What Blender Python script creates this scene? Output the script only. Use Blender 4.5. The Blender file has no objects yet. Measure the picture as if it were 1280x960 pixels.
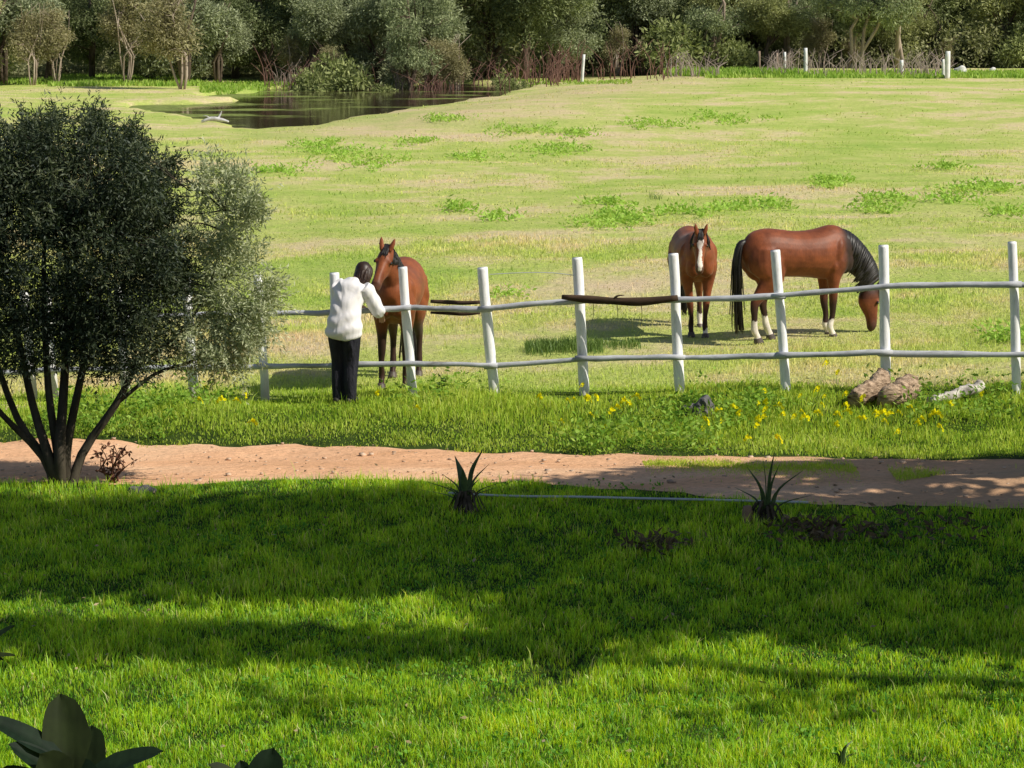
import bpy, math, random
import numpy as np
from mathutils import Vector, Matrix

random.seed(7)
RNG = np.random.default_rng(7)
sc = bpy.context.scene
COL = sc.collection
R = math.radians
PI = math.pi

# ------------------------------------------------------------------ camera
FPX = 3200.0
H = 4.73
PITCH = math.atan(500.0 / FPX)
cam_d = bpy.data.cameras.new('camera')
cam = bpy.data.objects.new('camera', cam_d)
COL.objects.link(cam)
cam_d.sensor_width = 36
cam_d.lens = 36 * FPX / 1280
cam_d.clip_end = 3000
cam_d.clip_start = 0.1
cam.location = (0, 0, H)
cam.rotation_euler = (PI / 2 - PITCH, 0, 0)
sc.camera = cam


def ss(e0, e1, x):
    t = np.clip((x - e0) / (e1 - e0), 0, 1)
    return t * t * (3 - 2 * t)


POND = np.array([(-15.5, 101), (-12.5, 94), (-9.2, 85.5), (-7.2, 86), (-5.5, 91), (-3.6, 99), (-1.0, 109), (1.2, 119),
                 (1.5, 126), (-3, 129), (-9, 124), (-12.5, 119), (-14, 113), (-12, 109), (-13.5, 106), (-15.5, 105)], float)


def poly_sd(x, y, P=POND):
    """signed distance, negative inside"""
    x = np.asarray(x, float); y = np.asarray(y, float)
    d = np.full(x.shape, 1e9); ins = np.zeros(x.shape, bool)
    n = len(P)
    for i in range(n):
        a = P[i]; b = P[(i + 1) % n]
        ex, ey = b - a
        wx, wy = x - a[0], y - a[1]
        t = np.clip((wx * ex + wy * ey) / (ex * ex + ey * ey), 0, 1)
        d = np.minimum(d, np.hypot(wx - ex * t, wy - ey * t))
        c = ((a[1] <= y) & (b[1] > y)) | ((b[1] <= y) & (a[1] > y))
        with np.errstate(divide='ignore', invalid='ignore'):
            xi = a[0] + (y - a[1]) / (b[1] - a[1] + 1e-12) * ex
        ins ^= c & (x < xi)
    return np.where(ins, -d, d)


def g(x, y):
    """height of the ground"""
    x = np.asarray(x, float); y = np.asarray(y, float)
    z = 0.033 * np.clip(x, -9, 9) * ss(17, 24, y) * (1 - ss(36, 70, y))
    z = z + 0.05 * np.sin(x * 0.31 + 1.3) * np.sin(y * 0.17) * ss(30, 50, y)
    z = z + 0.022 * np.sin(x * 1.3 + y * 0.7) * np.sin(y * 1.1 - x * 0.4)
    z = z + 0.012 * np.sin(x * 3.1 - y * 2.3) * np.sin(y * 2.9 + x)
    # a low bank under the fence line
    z = z + 0.09 * np.exp(-((y - 28.3) / 0.9) ** 2)
    # track is a little sunken
    z = z - 0.05 * np.exp(-((y - 25.9) / 1.1) ** 4)
    z = z + 0.60 * ss(-2.5, 6.5, x + 7.6 - 0.30 * (y - 84)) * ss(72, 98, y) * (1 - ss(124, 150, y))
    s = poly_sd(x, y) + 0.45 * np.sin(x * 1.1 + y * .5) + 0.35 * np.sin(y * 0.9 - x * .8) + 0.2 * np.sin(x * 3.1)
    z = z - 0.75 * ss(0.2, -2.2, s)
    return z


def ray(px, py):
    dx = (px - 640) / FPX
    dy = -(py - 480) / FPX
    c, s = math.cos(PITCH), math.sin(PITCH)
    d = np.array([dx, c + dy * s, -s + dy * c])
    return d / d[1]


def at(px, py):
    d = ray(px, py)
    Y = -H / d[2]
    for _ in range(14):
        Y = .5 * Y + .5 * (float(g(d[0] * Y, Y)) - H) / d[2]
    return Vector((d[0] * Y, Y, float(g(d[0] * Y, Y))))


def atY(px, py, Y):
    d = ray(px, py)
    return Vector((d[0] * Y, Y, H + d[2] * Y))


# ------------------------------------------------------------------ mesh helpers
def mesh_tris(name, V, F, smooth=False, nv=3):
    me = bpy.data.meshes.new(name)
    V = np.ascontiguousarray(V, dtype=np.float32); F = np.ascontiguousarray(F, dtype=np.int32)
    me.vertices.add(len(V)); me.vertices.foreach_set('co', V.ravel())
    me.loops.add(F.size); me.loops.foreach_set('vertex_index', F.ravel())
    me.polygons.add(len(F))
    me.polygons.foreach_set('loop_start', np.arange(0, F.size, nv, dtype=np.int32))
    me.polygons.foreach_set('loop_total', np.full(len(F), nv, dtype=np.int32))
    if smooth:
        me.polygons.foreach_set('use_smooth', np.ones(len(F), bool))
    me.update(calc_edges=True)
    return me


def add_attr(me, name, vals):
    a = me.attributes.new(name, 'FLOAT', 'POINT')
    a.data.foreach_set('value', np.ascontiguousarray(vals, dtype=np.float32))


def add_col(me, name, vals):
    a = me.color_attributes.new(name, 'FLOAT_COLOR', 'POINT')
    v = np.ones((len(me.vertices), 4), np.float32); v[:, :3] = vals
    a.data.foreach_set('color', v.ravel())


def link(name, me, mat=None, parent=None, loc=None, rotz=None):
    o = bpy.data.objects.new(name, me)
    COL.objects.link(o)
    if mat is not None and me is not None:
        me.materials.clear(); me.materials.append(mat)
    if parent is not None:
        o.parent = parent
    if loc is not None:
        o.location = loc
    if rotz is not None:
        o.rotation_euler = (0, 0, rotz)
    return o


def tag(o, label=None, cat=None, group=None, kind=None):
    if label: o['label'] = label
    if cat: o['category'] = cat
    if group: o['group'] = group
    if kind: o['kind'] = kind
    return o


def thing(name, loc, rotz=0.0):
    o = bpy.data.objects.new(name, None)
    COL.objects.link(o)
    o.location = loc; o.rotation_euler = (0, 0, rotz)
    o.empty_display_size = 0.2
    return o


def copy_thing(o, loc, rotz):
    r = o.copy(); COL.objects.link(r); r.location = loc; r.rotation_euler = (0, 0, rotz)
    for ch in list(o.children):
        c = ch.copy(); COL.objects.link(c); c.parent = r
        for gch in list(ch.children):
            d = gch.copy(); COL.objects.link(d); d.parent = c
    return r


def crom(P, n):
    P = np.asarray(P, float)
    if len(P) == 2 or n <= 1:
        out = []
        for i in range(len(P) - 1):
            for k in range(max(n, 1)):
                out.append(P[i] + (P[i + 1] - P[i]) * k / max(n, 1))
        out.append(P[-1])
        return np.array(out)
    out = []
    m = len(P)
    for i in range(m - 1):
        p0 = P[i - 1] if i > 0 else 2 * P[0] - P[1]
        p1, p2 = P[i], P[i + 1]
        p3 = P[i + 2] if i + 2 < m else 2 * P[-1] - P[-2]
        for k in range(n):
            t = k / n
            out.append(0.5 * ((2 * p1) + (-p0 + p2) * t + (2 * p0 - 5 * p1 + 4 * p2 - p3) * t * t + (-p0 + 3 * p1 - 3 * p2 + p3) * t ** 3))
    out.append(P[-1])
    return np.array(out)


class MB:
    """collects closed tubes (lofts) and leaves as quads"""
    def __init__(s):
        s.V = []; s.F = []; s.n = 0

    def loft(s, pts, hw, hh, side, seg=14, sub=4, exp=1.0):
        """rings: centre, half width along side, half height across; side vector(s)"""
        pts = np.asarray(pts, float); m = len(pts)
        hw = np.broadcast_to(np.asarray(hw, float), (m,)); hh = np.broadcast_to(np.asarray(hh, float), (m,))
        side = np.asarray(side, float)
        if side.ndim == 1: side = np.tile(side, (m, 1))
        A = crom(np.hstack([pts, hw[:, None], hh[:, None], side]), sub)
        C = A[:, :3]; W = np.maximum(A[:, 3], 1e-4); Hh = np.maximum(A[:, 4], 1e-4); S = A[:, 5:8]
        T = np.gradient(C, axis=0); T /= np.linalg.norm(T, axis=1)[:, None] + 1e-9
        S = S - (S * T).sum(1)[:, None] * T; S /= np.linalg.norm(S, axis=1)[:, None] + 1e-9
        N = np.cross(S, T)
        th = np.linspace(0, 2 * PI, seg, endpoint=False)
        co = np.sign(np.cos(th)) * np.abs(np.cos(th)) ** exp; si = np.sign(np.sin(th)) * np.abs(np.sin(th)) ** exp
        V = C[:, None, :] + S[:, None, :] * (W[:, None] * co)[:, :, None] + N[:, None, :] * (Hh[:, None] * si)[:, :, None]
        k = len(C); base = s.n
        s.V.append(V.reshape(-1, 3)); s.n += k * seg
        i = np.arange(k - 1)[:, None] * seg; j = np.arange(seg)[None, :]; j2 = (j + 1) % seg
        f = np.stack([i + j, i + j2, i + seg + j2, i + seg + j], -1).reshape(-1, 4) + base
        s.F.append(f)
        # caps : fan of quads (a centre vertex)
        c0 = s.n; s.V.append(np.array([C[0], C[-1]])); s.n += 2
        a = np.arange(0, seg, 2); 
        s.F.append(np.stack([np.full(len(a), c0), (a + 2) % seg + base, (a + 1) % seg + base, a + base], -1))
        l = base + (k - 1) * seg
        s.F.append(np.stack([np.full(len(a), c0 + 1), a + l, (a + 1) % seg + l, (a + 2) % seg + l], -1))

    def tube(s, pts, r, seg=8, sub=3, side=None):
        pts = np.asarray(pts, float)
        if side is None:
            d = pts[-1] - pts[0]
            side = np.array([1.0, 0, 0]) if abs(d[0]) < 0.8 * np.linalg.norm(d) else np.array([0, 1.0, 0])
        s.loft(pts, r, r, side, seg, sub)

    def ball(s, c, r, seg=12, axis=(0, 0, 1), side=(1, 0, 0)):
        c = np.asarray(c, float); r = np.asarray(r, float) * np.ones(3); ax = np.asarray(axis, float)
        t = np.linspace(-0.985, 0.985, 7)
        s.loft([c + ax * r[2] * k for k in t], [r[0] * math.sqrt(1 - k * k) for k in t], [r[1] * math.sqrt(1 - k * k) for k in t], side, seg, 2)

    def box(s, c, size, rot=None):
        c = np.asarray(c, float); h = np.asarray(size, float) / 2
        v = np.array([(x, y, z) for x in (-1, 1) for y in (-1, 1) for z in (-1, 1)], float) * h
        if rot is not None: v = v @ np.array(rot).T
        s.V.append(v + c)
        s.F.append(np.array([(0, 1, 3, 2), (4, 6, 7, 5), (0, 4, 5, 1), (2, 3, 7, 6), (0, 2, 6, 4), (1, 5, 7, 3)]) + s.n); s.n += 8

    def quads(s, V4):
        """V4: (n,4,3)"""
        n = len(V4)
        s.V.append(V4.reshape(-1, 3)); s.F.append((np.arange(n * 4).reshape(-1, 4)) + s.n); s.n += n * 4

    def mesh(s, name, smooth=True):
        return mesh_tris(name, np.vstack(s.V), np.vstack(s.F), smooth, 4)

    def remesh(s, name, voxel, smooth=3, fac=0.5, decim=None):
        me = s.mesh(name + '_raw')
        o = bpy.data.objects.new(name + '_raw', me); COL.objects.link(o)
        m = o.modifiers.new('r', 'REMESH'); m.mode = 'VOXEL'; m.voxel_size = voxel
        if smooth:
            m = o.modifiers.new('s', 'SMOOTH'); m.iterations = smooth; m.factor = fac
        dg = bpy.context.evaluated_depsgraph_get()
        ne = bpy.data.meshes.new_from_object(o.evaluated_get(dg))
        ne.name = name
        bpy.data.objects.remove(o); bpy.data.meshes.remove(me)
        ne.polygons.foreach_set('use_smooth', np.ones(len(ne.polygons), bool))
        return ne


def get_co(me):
    a = np.empty(len(me.vertices) * 3, np.float32); me.vertices.foreach_get('co', a); return a.reshape(-1, 3).astype(float)


def unit(v):
    v = np.asarray(v, float)
    return v / (np.linalg.norm(v, axis=-1, keepdims=True) + 1e-9)


def leaf_quads(P, D, L, W, rng=RNG):
    """diamond leaves (n,4,3)"""
    n = len(P)
    D = unit(D)
    S = unit(np.cross(D, rng.normal(size=(n, 3))))
    L = np.asarray(L)[:, None] if np.ndim(L) else L; W = np.asarray(W)[:, None] if np.ndim(W) else W
    m = P + D * L * 0.45
    return np.stack([P, m + S * W * 0.5, P + D * L, m - S * W * 0.5], 1)


# ------------------------------------------------------------------ materials
class NT:
    def __init__(s, name):
        s.mat = bpy.data.materials.new(name); s.mat.use_nodes = True
        s.t = s.mat.node_tree; s.t.nodes.clear()
        s.out = s.t.nodes.new('ShaderNodeOutputMaterial')

    def n(s, typ, ins=None, **kw):
        nd = s.t.nodes.new(typ)
        for k, v in kw.items(): setattr(nd, k, v)
        for k, v in (ins or {}).items():
            sock = nd.inputs[k]
            if isinstance(v, bpy.types.NodeSocket): s.t.links.new(v, sock)
            else: sock.default_value = v
        return nd

    def noise(s, scale, detail=3, vec=None, rough=0.55, out='Fac', dist=0.0):
        ins = {'Scale': scale, 'Detail': detail, 'Roughness': rough, 'Distortion': dist}
        if vec is not None: ins['Vector'] = vec
        return s.n('ShaderNodeTexNoise', ins).outputs[out]

    def ramp(s, fac, stops, interp='LINEAR'):
        nd = s.n('ShaderNodeValToRGB', {'Fac': fac})
        cr = nd.color_ramp; cr.interpolation = interp
        while len(cr.elements) > 1: cr.elements.remove(cr.elements[0])
        cr.elements[0].position = stops[0][0]; cr.elements[0].color = c4(stops[0][1])
        for p, c in stops[1:]:
            e = cr.elements.new(p); e.color = c4(c)
        return nd.outputs['Color']

    def mix(s, f, a, b, blend='MIX'):
        nd = s.n('ShaderNodeMix', data_type='RGBA', blend_type=blend)
        for k, v in ((0, f), (6, a), (7, b)):
            if isinstance(v, bpy.types.NodeSocket): s.t.links.new(v, nd.inputs[k])
            else: nd.inputs[k].default_value = v if k == 0 else c4(v)
        return nd.outputs[2]

    def math(s, op, a, b=0.0, clamp=False):
        nd = s.n('ShaderNodeMath', operation=op, use_clamp=clamp)
        for k, v in ((0, a), (1, b)):
            if isinstance(v, bpy.types.NodeSocket): s.t.links.new(v, nd.inputs[k])
            else: nd.inputs[k].default_value = v
        return nd.outputs[0]

    def pos(s, scale=(1, 1, 1)):
        p = s.n('ShaderNodeNewGeometry').outputs['Position']
        return s.n('ShaderNodeVectorMath', {0: p, 1: scale}, operation='MULTIPLY').outputs[0]

    def objco(s, scale=(1, 1, 1)):
        p = s.n('ShaderNodeTexCoord').outputs['Object']
        return s.n('ShaderNodeVectorMath', {0: p, 1: scale}, operation='MULTIPLY').outputs[0]

    def attr(s, name, out='Fac'):
        return s.n('ShaderNodeAttribute', attribute_name=name).outputs[out]

    def bsdf(s, color, rough=0.8, spec=0.3, bump=None, bstr=0.3, bdist=0.02, **extra):
        ins = {'Base Color': color if isinstance(color, bpy.types.NodeSocket) else c4(color), 'Roughness': rough, 'Specular IOR Level': spec}
        ins.update(extra)
        b = s.n('ShaderNodeBsdfPrincipled', ins)
        if bump is not None:
            bn = s.n('ShaderNodeBump', {'Height': bump, 'Strength': bstr, 'Distance': bdist})
            s.t.links.new(bn.outputs[0], b.inputs['Normal'])
        return b.outputs[0]

    def done(s, shader):
        s.t.links.new(shader, s.out.inputs[0]); return s.mat

    def leafy(s, color, trans, amount=0.35, gloss=0.06, grough=0.4):
        d = s.n('ShaderNodeBsdfDiffuse', {'Color': color}).outputs[0]
        t = s.n('ShaderNodeBsdfTranslucent', {'Color': trans}).outputs[0]
        m = s.n('ShaderNodeMixShader', {0: amount, 1: d, 2: t}).outputs[0]
        if gloss:
            gl = s.n('ShaderNodeBsdfGlossy', {'Color': (0.8, 0.85, 0.9, 1), 'Roughness': grough}).outputs[0]
            m = s.n('ShaderNodeMixShader', {0: gloss, 1: m, 2: gl}).outputs[0]
        return s.done(m)


def c4(c):
    return tuple(c) if len(c) == 4 else (c[0], c[1], c[2], 1.0)


def field_color(m):
    """pasture colour driven by world position, shared by ground sheet and grass"""
    p = m.pos((0.16, 0.22, 0.0))
    n1 = m.noise(0.9, 4, p, 0.6, dist=0.4)
    p2 = m.pos((0.7, 0.55, 0.0)); n2 = m.noise(1.3, 5, p2, 0.65)
    p3 = m.pos((6, 7, 0.0)); n3 = m.noise(1.0, 3, p3, 0.7)
    f = m.math('ADD', m.math('MULTIPLY', n1, 0.62), m.math('MULTIPLY', n2, 0.38))
    c = m.ramp(f, [(0.30, (0.30, 0.46, 0.08)), (0.42, (0.43, 0.54, 0.12)), (0.50, (0.54, 0.585, 0.175)), (0.555, (0.67, 0.60, 0.29)), (0.65, (0.75, 0.59, 0.38))])
    # drier, pinker toward the pond bank and the far crest
    sep = m.n('ShaderNodeSeparateXYZ', {0: m.n('ShaderNodeNewGeometry').outputs['Position']})
    d1 = m.math('SUBTRACT', sep.outputs['X'], m.math('MULTIPLY', m.math('SUBTRACT', sep.outputs['Y'], 85.0), 0.32))
    bank = m.math('MULTIPLY', m.math('SUBTRACT', 1.0, m.math('MULTIPLY', m.math('ABSOLUTE', m.math('ADD', d1, 3.0)), 0.16), True),
                  m.math('MULTIPLY', m.math('SUBTRACT', sep.outputs['Y'], 74.0), 0.1, True))
    bank = m.math('MULTIPLY', bank, m.ramp(n2, [(0.3, (0.5,) * 3), (0.65, (1,) * 3)]))
    c = m.mix(m.math('MULTIPLY', bank, 0.8), c, (0.66, 0.53, 0.31))
    fine = m.ramp(n3, [(0.25, (0.78,) * 3), (0.5, (1.0,) * 3), (0.75, (1.18,) * 3)])
    return m.mix(1.0, c, fine, 'MULTIPLY')


def mat_ground():
    m = NT('ground_soil_and_pasture')
    fc = field_color(m)
    sep = m.n('ShaderNodeSeparateXYZ', {0: m.n('ShaderNodeNewGeometry').outputs['Position']})
    nz = m.noise(0.8, 4, m.pos((1, 1, 0)))
    yy = m.math('ADD', sep.outputs['Y'], m.math('MULTIPLY', m.math('SUBTRACT', nz, 0.5), 3.0))
    lawn = m.ramp(m.noise(3.0, 4, m.pos((1, 1, 0))), [(0.3, (0.025, 0.05, 0.008)), (0.6, (0.06, 0.10, 0.015)), (0.8, (0.10, 0.09, 0.04))])
    c = m.mix(m.math('MULTIPLY', m.math('SUBTRACT', yy, 28.6), 0.8, True), lawn, fc)
    # forest floor
    ff = m.ramp(m.noise(1.2, 4, m.pos((1, 1, 0))), [(0.3, (0.03, 0.035, 0.01)), (0.6, (0.05, 0.06, 0.018)), (0.75, (0.07, 0.055, 0.03))])
    fy = m.math('ADD', sep.outputs['Y'], m.math('MULTIPLY', sep.outputs['X'], -0.12))
    c = m.mix(m.math('MULTIPLY', m.math('SUBTRACT', m.math('ADD', fy, m.math('MULTIPLY', nz, 8.0)), 133.0), 0.25, True), c, ff)
    bump = m.noise(9, 6, m.pos((1, 1, 1)), 0.7)
    return m.done(m.bsdf(c, 0.95, 0.1, bump, 1.0, 0.09))


def mat_road():
    m = NT('sandy_dirt_track')
    n1 = m.noise(0.7, 5, m.pos((0.5, 2.0, 0)), 0.6); n2 = m.noise(14, 5, m.pos((1, 1.5, 0)), 0.7)
    c = m.ramp(n1, [(0.3, (0.70, 0.38, 0.20)), (0.5, (0.86, 0.50, 0.29)), (0.7, (0.90, 0.60, 0.38))])
    c = m.mix(1.0, c, m.ramp(n2, [(0.25, (0.6,) * 3), (0.5, (0.97,) * 3), (0.8, (1.15,) * 3)]), 'MULTIPLY')
    # darker brown soil towards the right, broken up by noise
    dk = m.noise(1.2, 4, m.pos((.6, 1.6, 0)))
    sep = m.n('ShaderNodeSeparateXYZ', {0: m.n('ShaderNodeNewGeometry').outputs['Position']})
    right_brown = m.math('MULTIPLY', m.math('ADD', m.math('MULTIPLY', m.math('SUBTRACT', sep.outputs['X'], 1.5), .22), m.math('MULTIPLY', m.math('SUBTRACT', dk, .5), 1.6)), .75, True)
    c = m.mix(right_brown, c, (0.40, 0.27, 0.16))
    return m.done(m.bsdf(c, 0.95, 0.1, m.noise(7, 6, m.pos((0.6, 1.6, 1)), 0.7), 0.9, 0.05))


def mat_grass_lawn():
    m = NT('lawn_blades')
    t = m.attr('tint'); h = m.attr('up')
    n = m.noise(1.1, 4, m.pos((1, 1, 0)))
    c = m.ramp(t, [(0.0, (0.085, 0.34, 0.03)), (0.45, (0.37, 0.66, 0.03)), (0.85, (0.60, 0.82, 0.05)), (1.0, (0.78, 0.76, 0.34))])
    c = m.mix(1.0, c, m.ramp(n, [(0.3, (0.75, 0.8, 0.8)), (0.6, (1.1, 1.05, 1.0))]), 'MULTIPLY')
    c = m.mix(1.0, c, m.ramp(h, [(0.0, (0.50,) * 3), (1.0, (1.32,) * 3)]), 'MULTIPLY')  # painted shading: roots darkened, tips brightened as if in sun
    tr = m.mix(1.0, c, (1.75, 1.4, 0.3), 'MULTIPLY')
    return m.leafy(c, tr, 0.5, 0.03, 0.5)


def mat_grass_field():
    m = NT('pasture_blades')
    t = m.attr('tint'); h = m.attr('up')
    c = field_color(m)
    c = m.mix(1.0, c, m.ramp(t, [(0, (0.9, 0.98, 0.85)), (1, (1.4, 1.35, 1.25))]), 'MULTIPLY')
    c = m.mix(1.0, c, m.ramp(h, [(0.0, (0.9,) * 3), (1.0, (1.15,) * 3)]), 'MULTIPLY')  # slight root shade and lighter tips painted along each blade
    return m.leafy(c, c, 0.4, 0.0)


def mat_leaf(name, stops, scale=1.5, trans=(1.4, 1.5, 0.7), amount=0.3, gloss=0.06, grough=0.4):
    m = NT(name)
    t = m.attr('tint')
    n = m.noise(scale, 3, m.pos())
    f = m.math('ADD', m.math('MULTIPLY', t, 0.55), m.math('MULTIPLY', n, 0.45))
    c = m.ramp(f, stops)
    tr = m.mix(1.0, c, trans, 'MULTIPLY')
    return m.leafy(c, tr, amount, gloss, grough)


def mat_bark(name, a, b, scale=8):
    m = NT(name)
    n = m.noise(scale, 5, m.objco((1, 1, 0.25)), 0.65)
    return m.done(m.bsdf(m.ramp(n, [(0.3, a), (0.7, b)]), 0.9, 0.15, n, 0.8, 0.02))


def mat_plain(name, a, b, scale=20, rough=0.7, spec=0.3, bstr=0.3, bdist=0.004, vec=(1, 1, 1), **ex):
    m = NT(name)
    n = m.noise(scale, 4, m.objco(vec), 0.6)
    return m.done(m.bsdf(m.ramp(n, [(0.3, a), (0.7, b)]), rough, spec, n, bstr, bdist, **ex))


def mat_horse(name):
    m = NT(name)
    c = m.attr('coat', 'Color')
    n = m.noise(5, 4, m.objco(), 0.6); n2 = m.noise(60, 3, m.objco((1, 1, 0.3)), 0.6)
    c = m.mix(1.0, c, m.ramp(n, [(0.30, (0.62, 0.58, 0.56)), (0.5, (0.92, 0.92, 0.92)), (0.68, (1.22, 1.2, 1.15))]), 'MULTIPLY')
    c = m.mix(1.0, c, m.ramp(n2, [(0.3, (0.85,) * 3), (0.7, (1.1,) * 3)]), 'MULTIPLY')
    return m.done(m.bsdf(c, 0.52, 0.27, m.math('ADD', m.math('MULTIPLY', n2, .3), n), 0.35, 0.012, **{'Sheen Weight': 0.05, 'Sheen Roughness': 0.5}))


# ------------------------------------------------------------------ ground sheet
def build_ground():
    ys = np.concatenate([np.linspace(-40, 8, 9), np.arange(9, 34, 0.2), np.arange(34, 75, 0.6), np.arange(75, 135, 0.8),
                         np.geomspace(136, 2600, 26)])
    u = np.linspace(-1, 1, 201)
    X = u[None, :] * (14 + 0.42 * np.abs(ys))[:, None]
    Y = np.repeat(ys[:, None], 201, 1)
    # keep the outer columns very wide far away
    Z = g(X, Y)
    V = np.stack([X, Y, Z], -1).reshape(-1, 3)
    ny, nx = len(ys), 201
    i = np.arange(ny - 1)[:, None] * nx; j = np.arange(nx - 1)[None, :]
    F = np.stack([i + j, i + j + 1, i + nx + j + 1, i + nx + j], -1).reshape(-1, 4)
    o = link('ground', mesh_tris('ground', V, F, True, 4), mat_ground())
    tag(o, 'green lawn and pasture running back to the woodland', 'ground', kind='structure')


def road_edges(x):
    """near and far edge (world y) of the dirt track"""
    x = np.asarray(x, float)
    near = np.interp(x, XN, YN); far = np.interp(x, XF, YF)
    w = 0.045 * np.sin(x * 2.3) + 0.035 * np.sin(x * 5.1 + 1) + 0.03 * np.sin(x * 13) + .02 * np.sin(x * 29)
    return near + w, far + 0.6 * w + 0.05 * np.sin(x * 7)


def px_line(pts):
    P = [at(*p) for p in pts]
    xs = [p.x for p in P]; ysl = [p.y for p in P]
    xs = [xs[0] - 20] + xs + [xs[-1] + 20]; ysl = [ysl[0] + 0.4] + ysl + [ysl[-1] - 0.8]
    return np.array(xs), np.array(ysl)


XN, YN = px_line([(0, 606), (200, 608), (330, 601), (450, 600), (640, 603), (850, 618), (1000, 632), (1280, 636)])
XF, YF = px_line([(0, 548), (200, 552), (400, 555), (600, 563), (800, 567), (1000, 570), (1280, 573)])


def build_road():
    xs = np.arange(-20, 20, 0.1)
    n, f = road_edges(xs)
    k = 24
    t = np.linspace(0, 1, k)
    Y = n[:, None] * (1 - t) + f[:, None] * t
    X = np.repeat(xs[:, None], k, 1)
    Z = g(X, Y) + 0.012 - 0.03 * np.clip(1 - 8 * np.minimum(t, 1 - t), 0, 1)[None, :]
    Z = Z - 0.02 * (np.exp(-((t - 0.25) / 0.08) ** 2) + np.exp(-((t - 0.68) / 0.08) ** 2))[None, :] + 0.01
    V = np.stack([X, Y, Z], -1).reshape(-1, 3)
    i = np.arange(len(xs) - 1)[:, None] * k; j = np.arange(k - 1)[None, :]
    F = np.stack([i + j, i + k + j, i + k + j + 1, i + j + 1], -1).reshape(-1, 4)
    o = link('dirt_road', mesh_tris('dirt_road', V, F, True, 4), mat_road())
    tag(o, 'sandy orange dirt track crossing between lawn and fence', 'dirt road', kind='structure')


def build_water():
    m = NT('pond_water')
    n = m.noise(3.5, 4, m.pos((1, 1, 0)), 0.6)
    algae = m.noise(0.35, 4, m.pos((0.6, 1.2, 0)), 0.6)
    sep = m.n('ShaderNodeSeparateXYZ', {0: m.n('ShaderNodeNewGeometry').outputs['Position']})
    left = m.math('MULTIPLY', m.math('SUBTRACT', -8.0, sep.outputs['X']), 0.12, True)
    af = m.math('MULTIPLY', m.math('SUBTRACT', m.math('ADD', algae, m.math('MULTIPLY', left, 0.25)), 0.56), 9.0, True)
    w = m.bsdf((0.042, 0.027, 0.017), 0.07, 0.5, n, 0.10, 0.02)
    a = m.bsdf(m.ramp(m.noise(4, 4, m.pos((1, 1, 0))), [(0.35, (0.10, 0.13, 0.03)), (0.6, (0.24, 0.29, 0.08))]), 0.9, 0.1)
    s = m.n('ShaderNodeMixShader', {0: af, 1: w, 2: a}).outputs[0]
    mat = m.done(s)
    V = np.array([(-24, 82, 0), (10, 82, 0), (10, 135, 0), (-24, 135, 0)], float)
    z = -0.16
    # clip to a slightly grown pond outline
    c = POND.mean(0)
    P = c + (POND - c) * 1.12
    V = np.vstack([[c[0], c[1], z], np.c_[P, np.full(len(P), z)]])
    n_ = len(P)
    F = np.array([(0, 1 + i, 1 + (i + 1) % n_) for i in range(n_)])
    o = link('pond_water', mesh_tris('pond_water', V, F, False, 3), mat)
    tag(o, 'dark brown still pond at the edge of the woodland', 'water', kind='structure')


# ------------------------------------------------------------------ grass
def blades(P, Hh, W, lean, tint, rng=RNG, lean_dir=None):
    """P (n,3) root positions -> 5 verts, 3 tris each"""
    n = len(P)
    a = rng.uniform(0, 2 * PI, n)
    S = np.stack([np.cos(a), np.sin(a), np.zeros(n)], 1)
    b = rng.uniform(0, 2 * PI, n)
    Ld = np.stack([np.cos(b), np.sin(b), np.zeros(n)], 1) * (lean * rng.uniform(0.2, 1.0, n))[:, None]
    Hc = Hh[:, None]
    up = np.array([0, 0, 1.0])
    w = W[:, None] * 0.5
    p0 = P; p1 = P + up * Hc * 0.55 + Ld * Hc * 0.35; p2 = P + up * Hc * (1 - 0.25 * lean[:, None]) + Ld * Hc * 1.0
    V = np.stack([p0 - S * w, p0 + S * w, p1 - S * w * 0.8, p1 + S * w * 0.8, p2], 1).reshape(-1, 3)
    base = np.arange(n)[:, None] * 5
    F = np.concatenate([base + np.array([[0, 1, 3]]), base + np.array([[0, 3, 2]]), base + np.array([[2, 3, 4]])], 1).reshape(-1, 3)
    T = np.repeat(tint, 5); U = np.tile([0, 0, 0.6, 0.6, 1.0], n)
    return V, F, T, U


def grass_obj(name, sets, mat, label, cat='grass'):
    Vs, Fs, Ts, Us = [], [], [], []; n = 0
    for V, F, T, U in sets:
        Vs.append(V); Fs.append(F + n); Ts.append(T); Us.append(U); n += len(V)
    me = mesh_tris(name, np.vstack(Vs), np.vstack(Fs), False, 3)
    add_attr(me, 'tint', np.concatenate(Ts)); add_attr(me, 'up', np.concatenate(Us))
    o = link(name, me, mat)
    tag(o, label, cat, kind='stuff')
    return o


def nz2(x, y, s, seed=0):
    """cheap smooth noise in about -1..1"""
    r = np.random.default_rng(seed)
    v = 0
    for k in range(6):
        a = r.uniform(0, 2 * PI); f = s * r.uniform(0.6, 1.8); p = r.uniform(0, 6)
        v = v + np.sin((x * math.cos(a) + y * math.sin(a)) * f + p)
    return v / 3.0


def scatter(n, x0, x1, y0, y1, fan=None):
    """points; with fan the width follows the view cone with a margin"""
    y = RNG.uniform(y0, y1, n)
    x = RNG.uniform(-1, 1, n) * (fan * y + 0.9) if fan else RNG.uniform(x0, x1, n)
    return x, y


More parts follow.
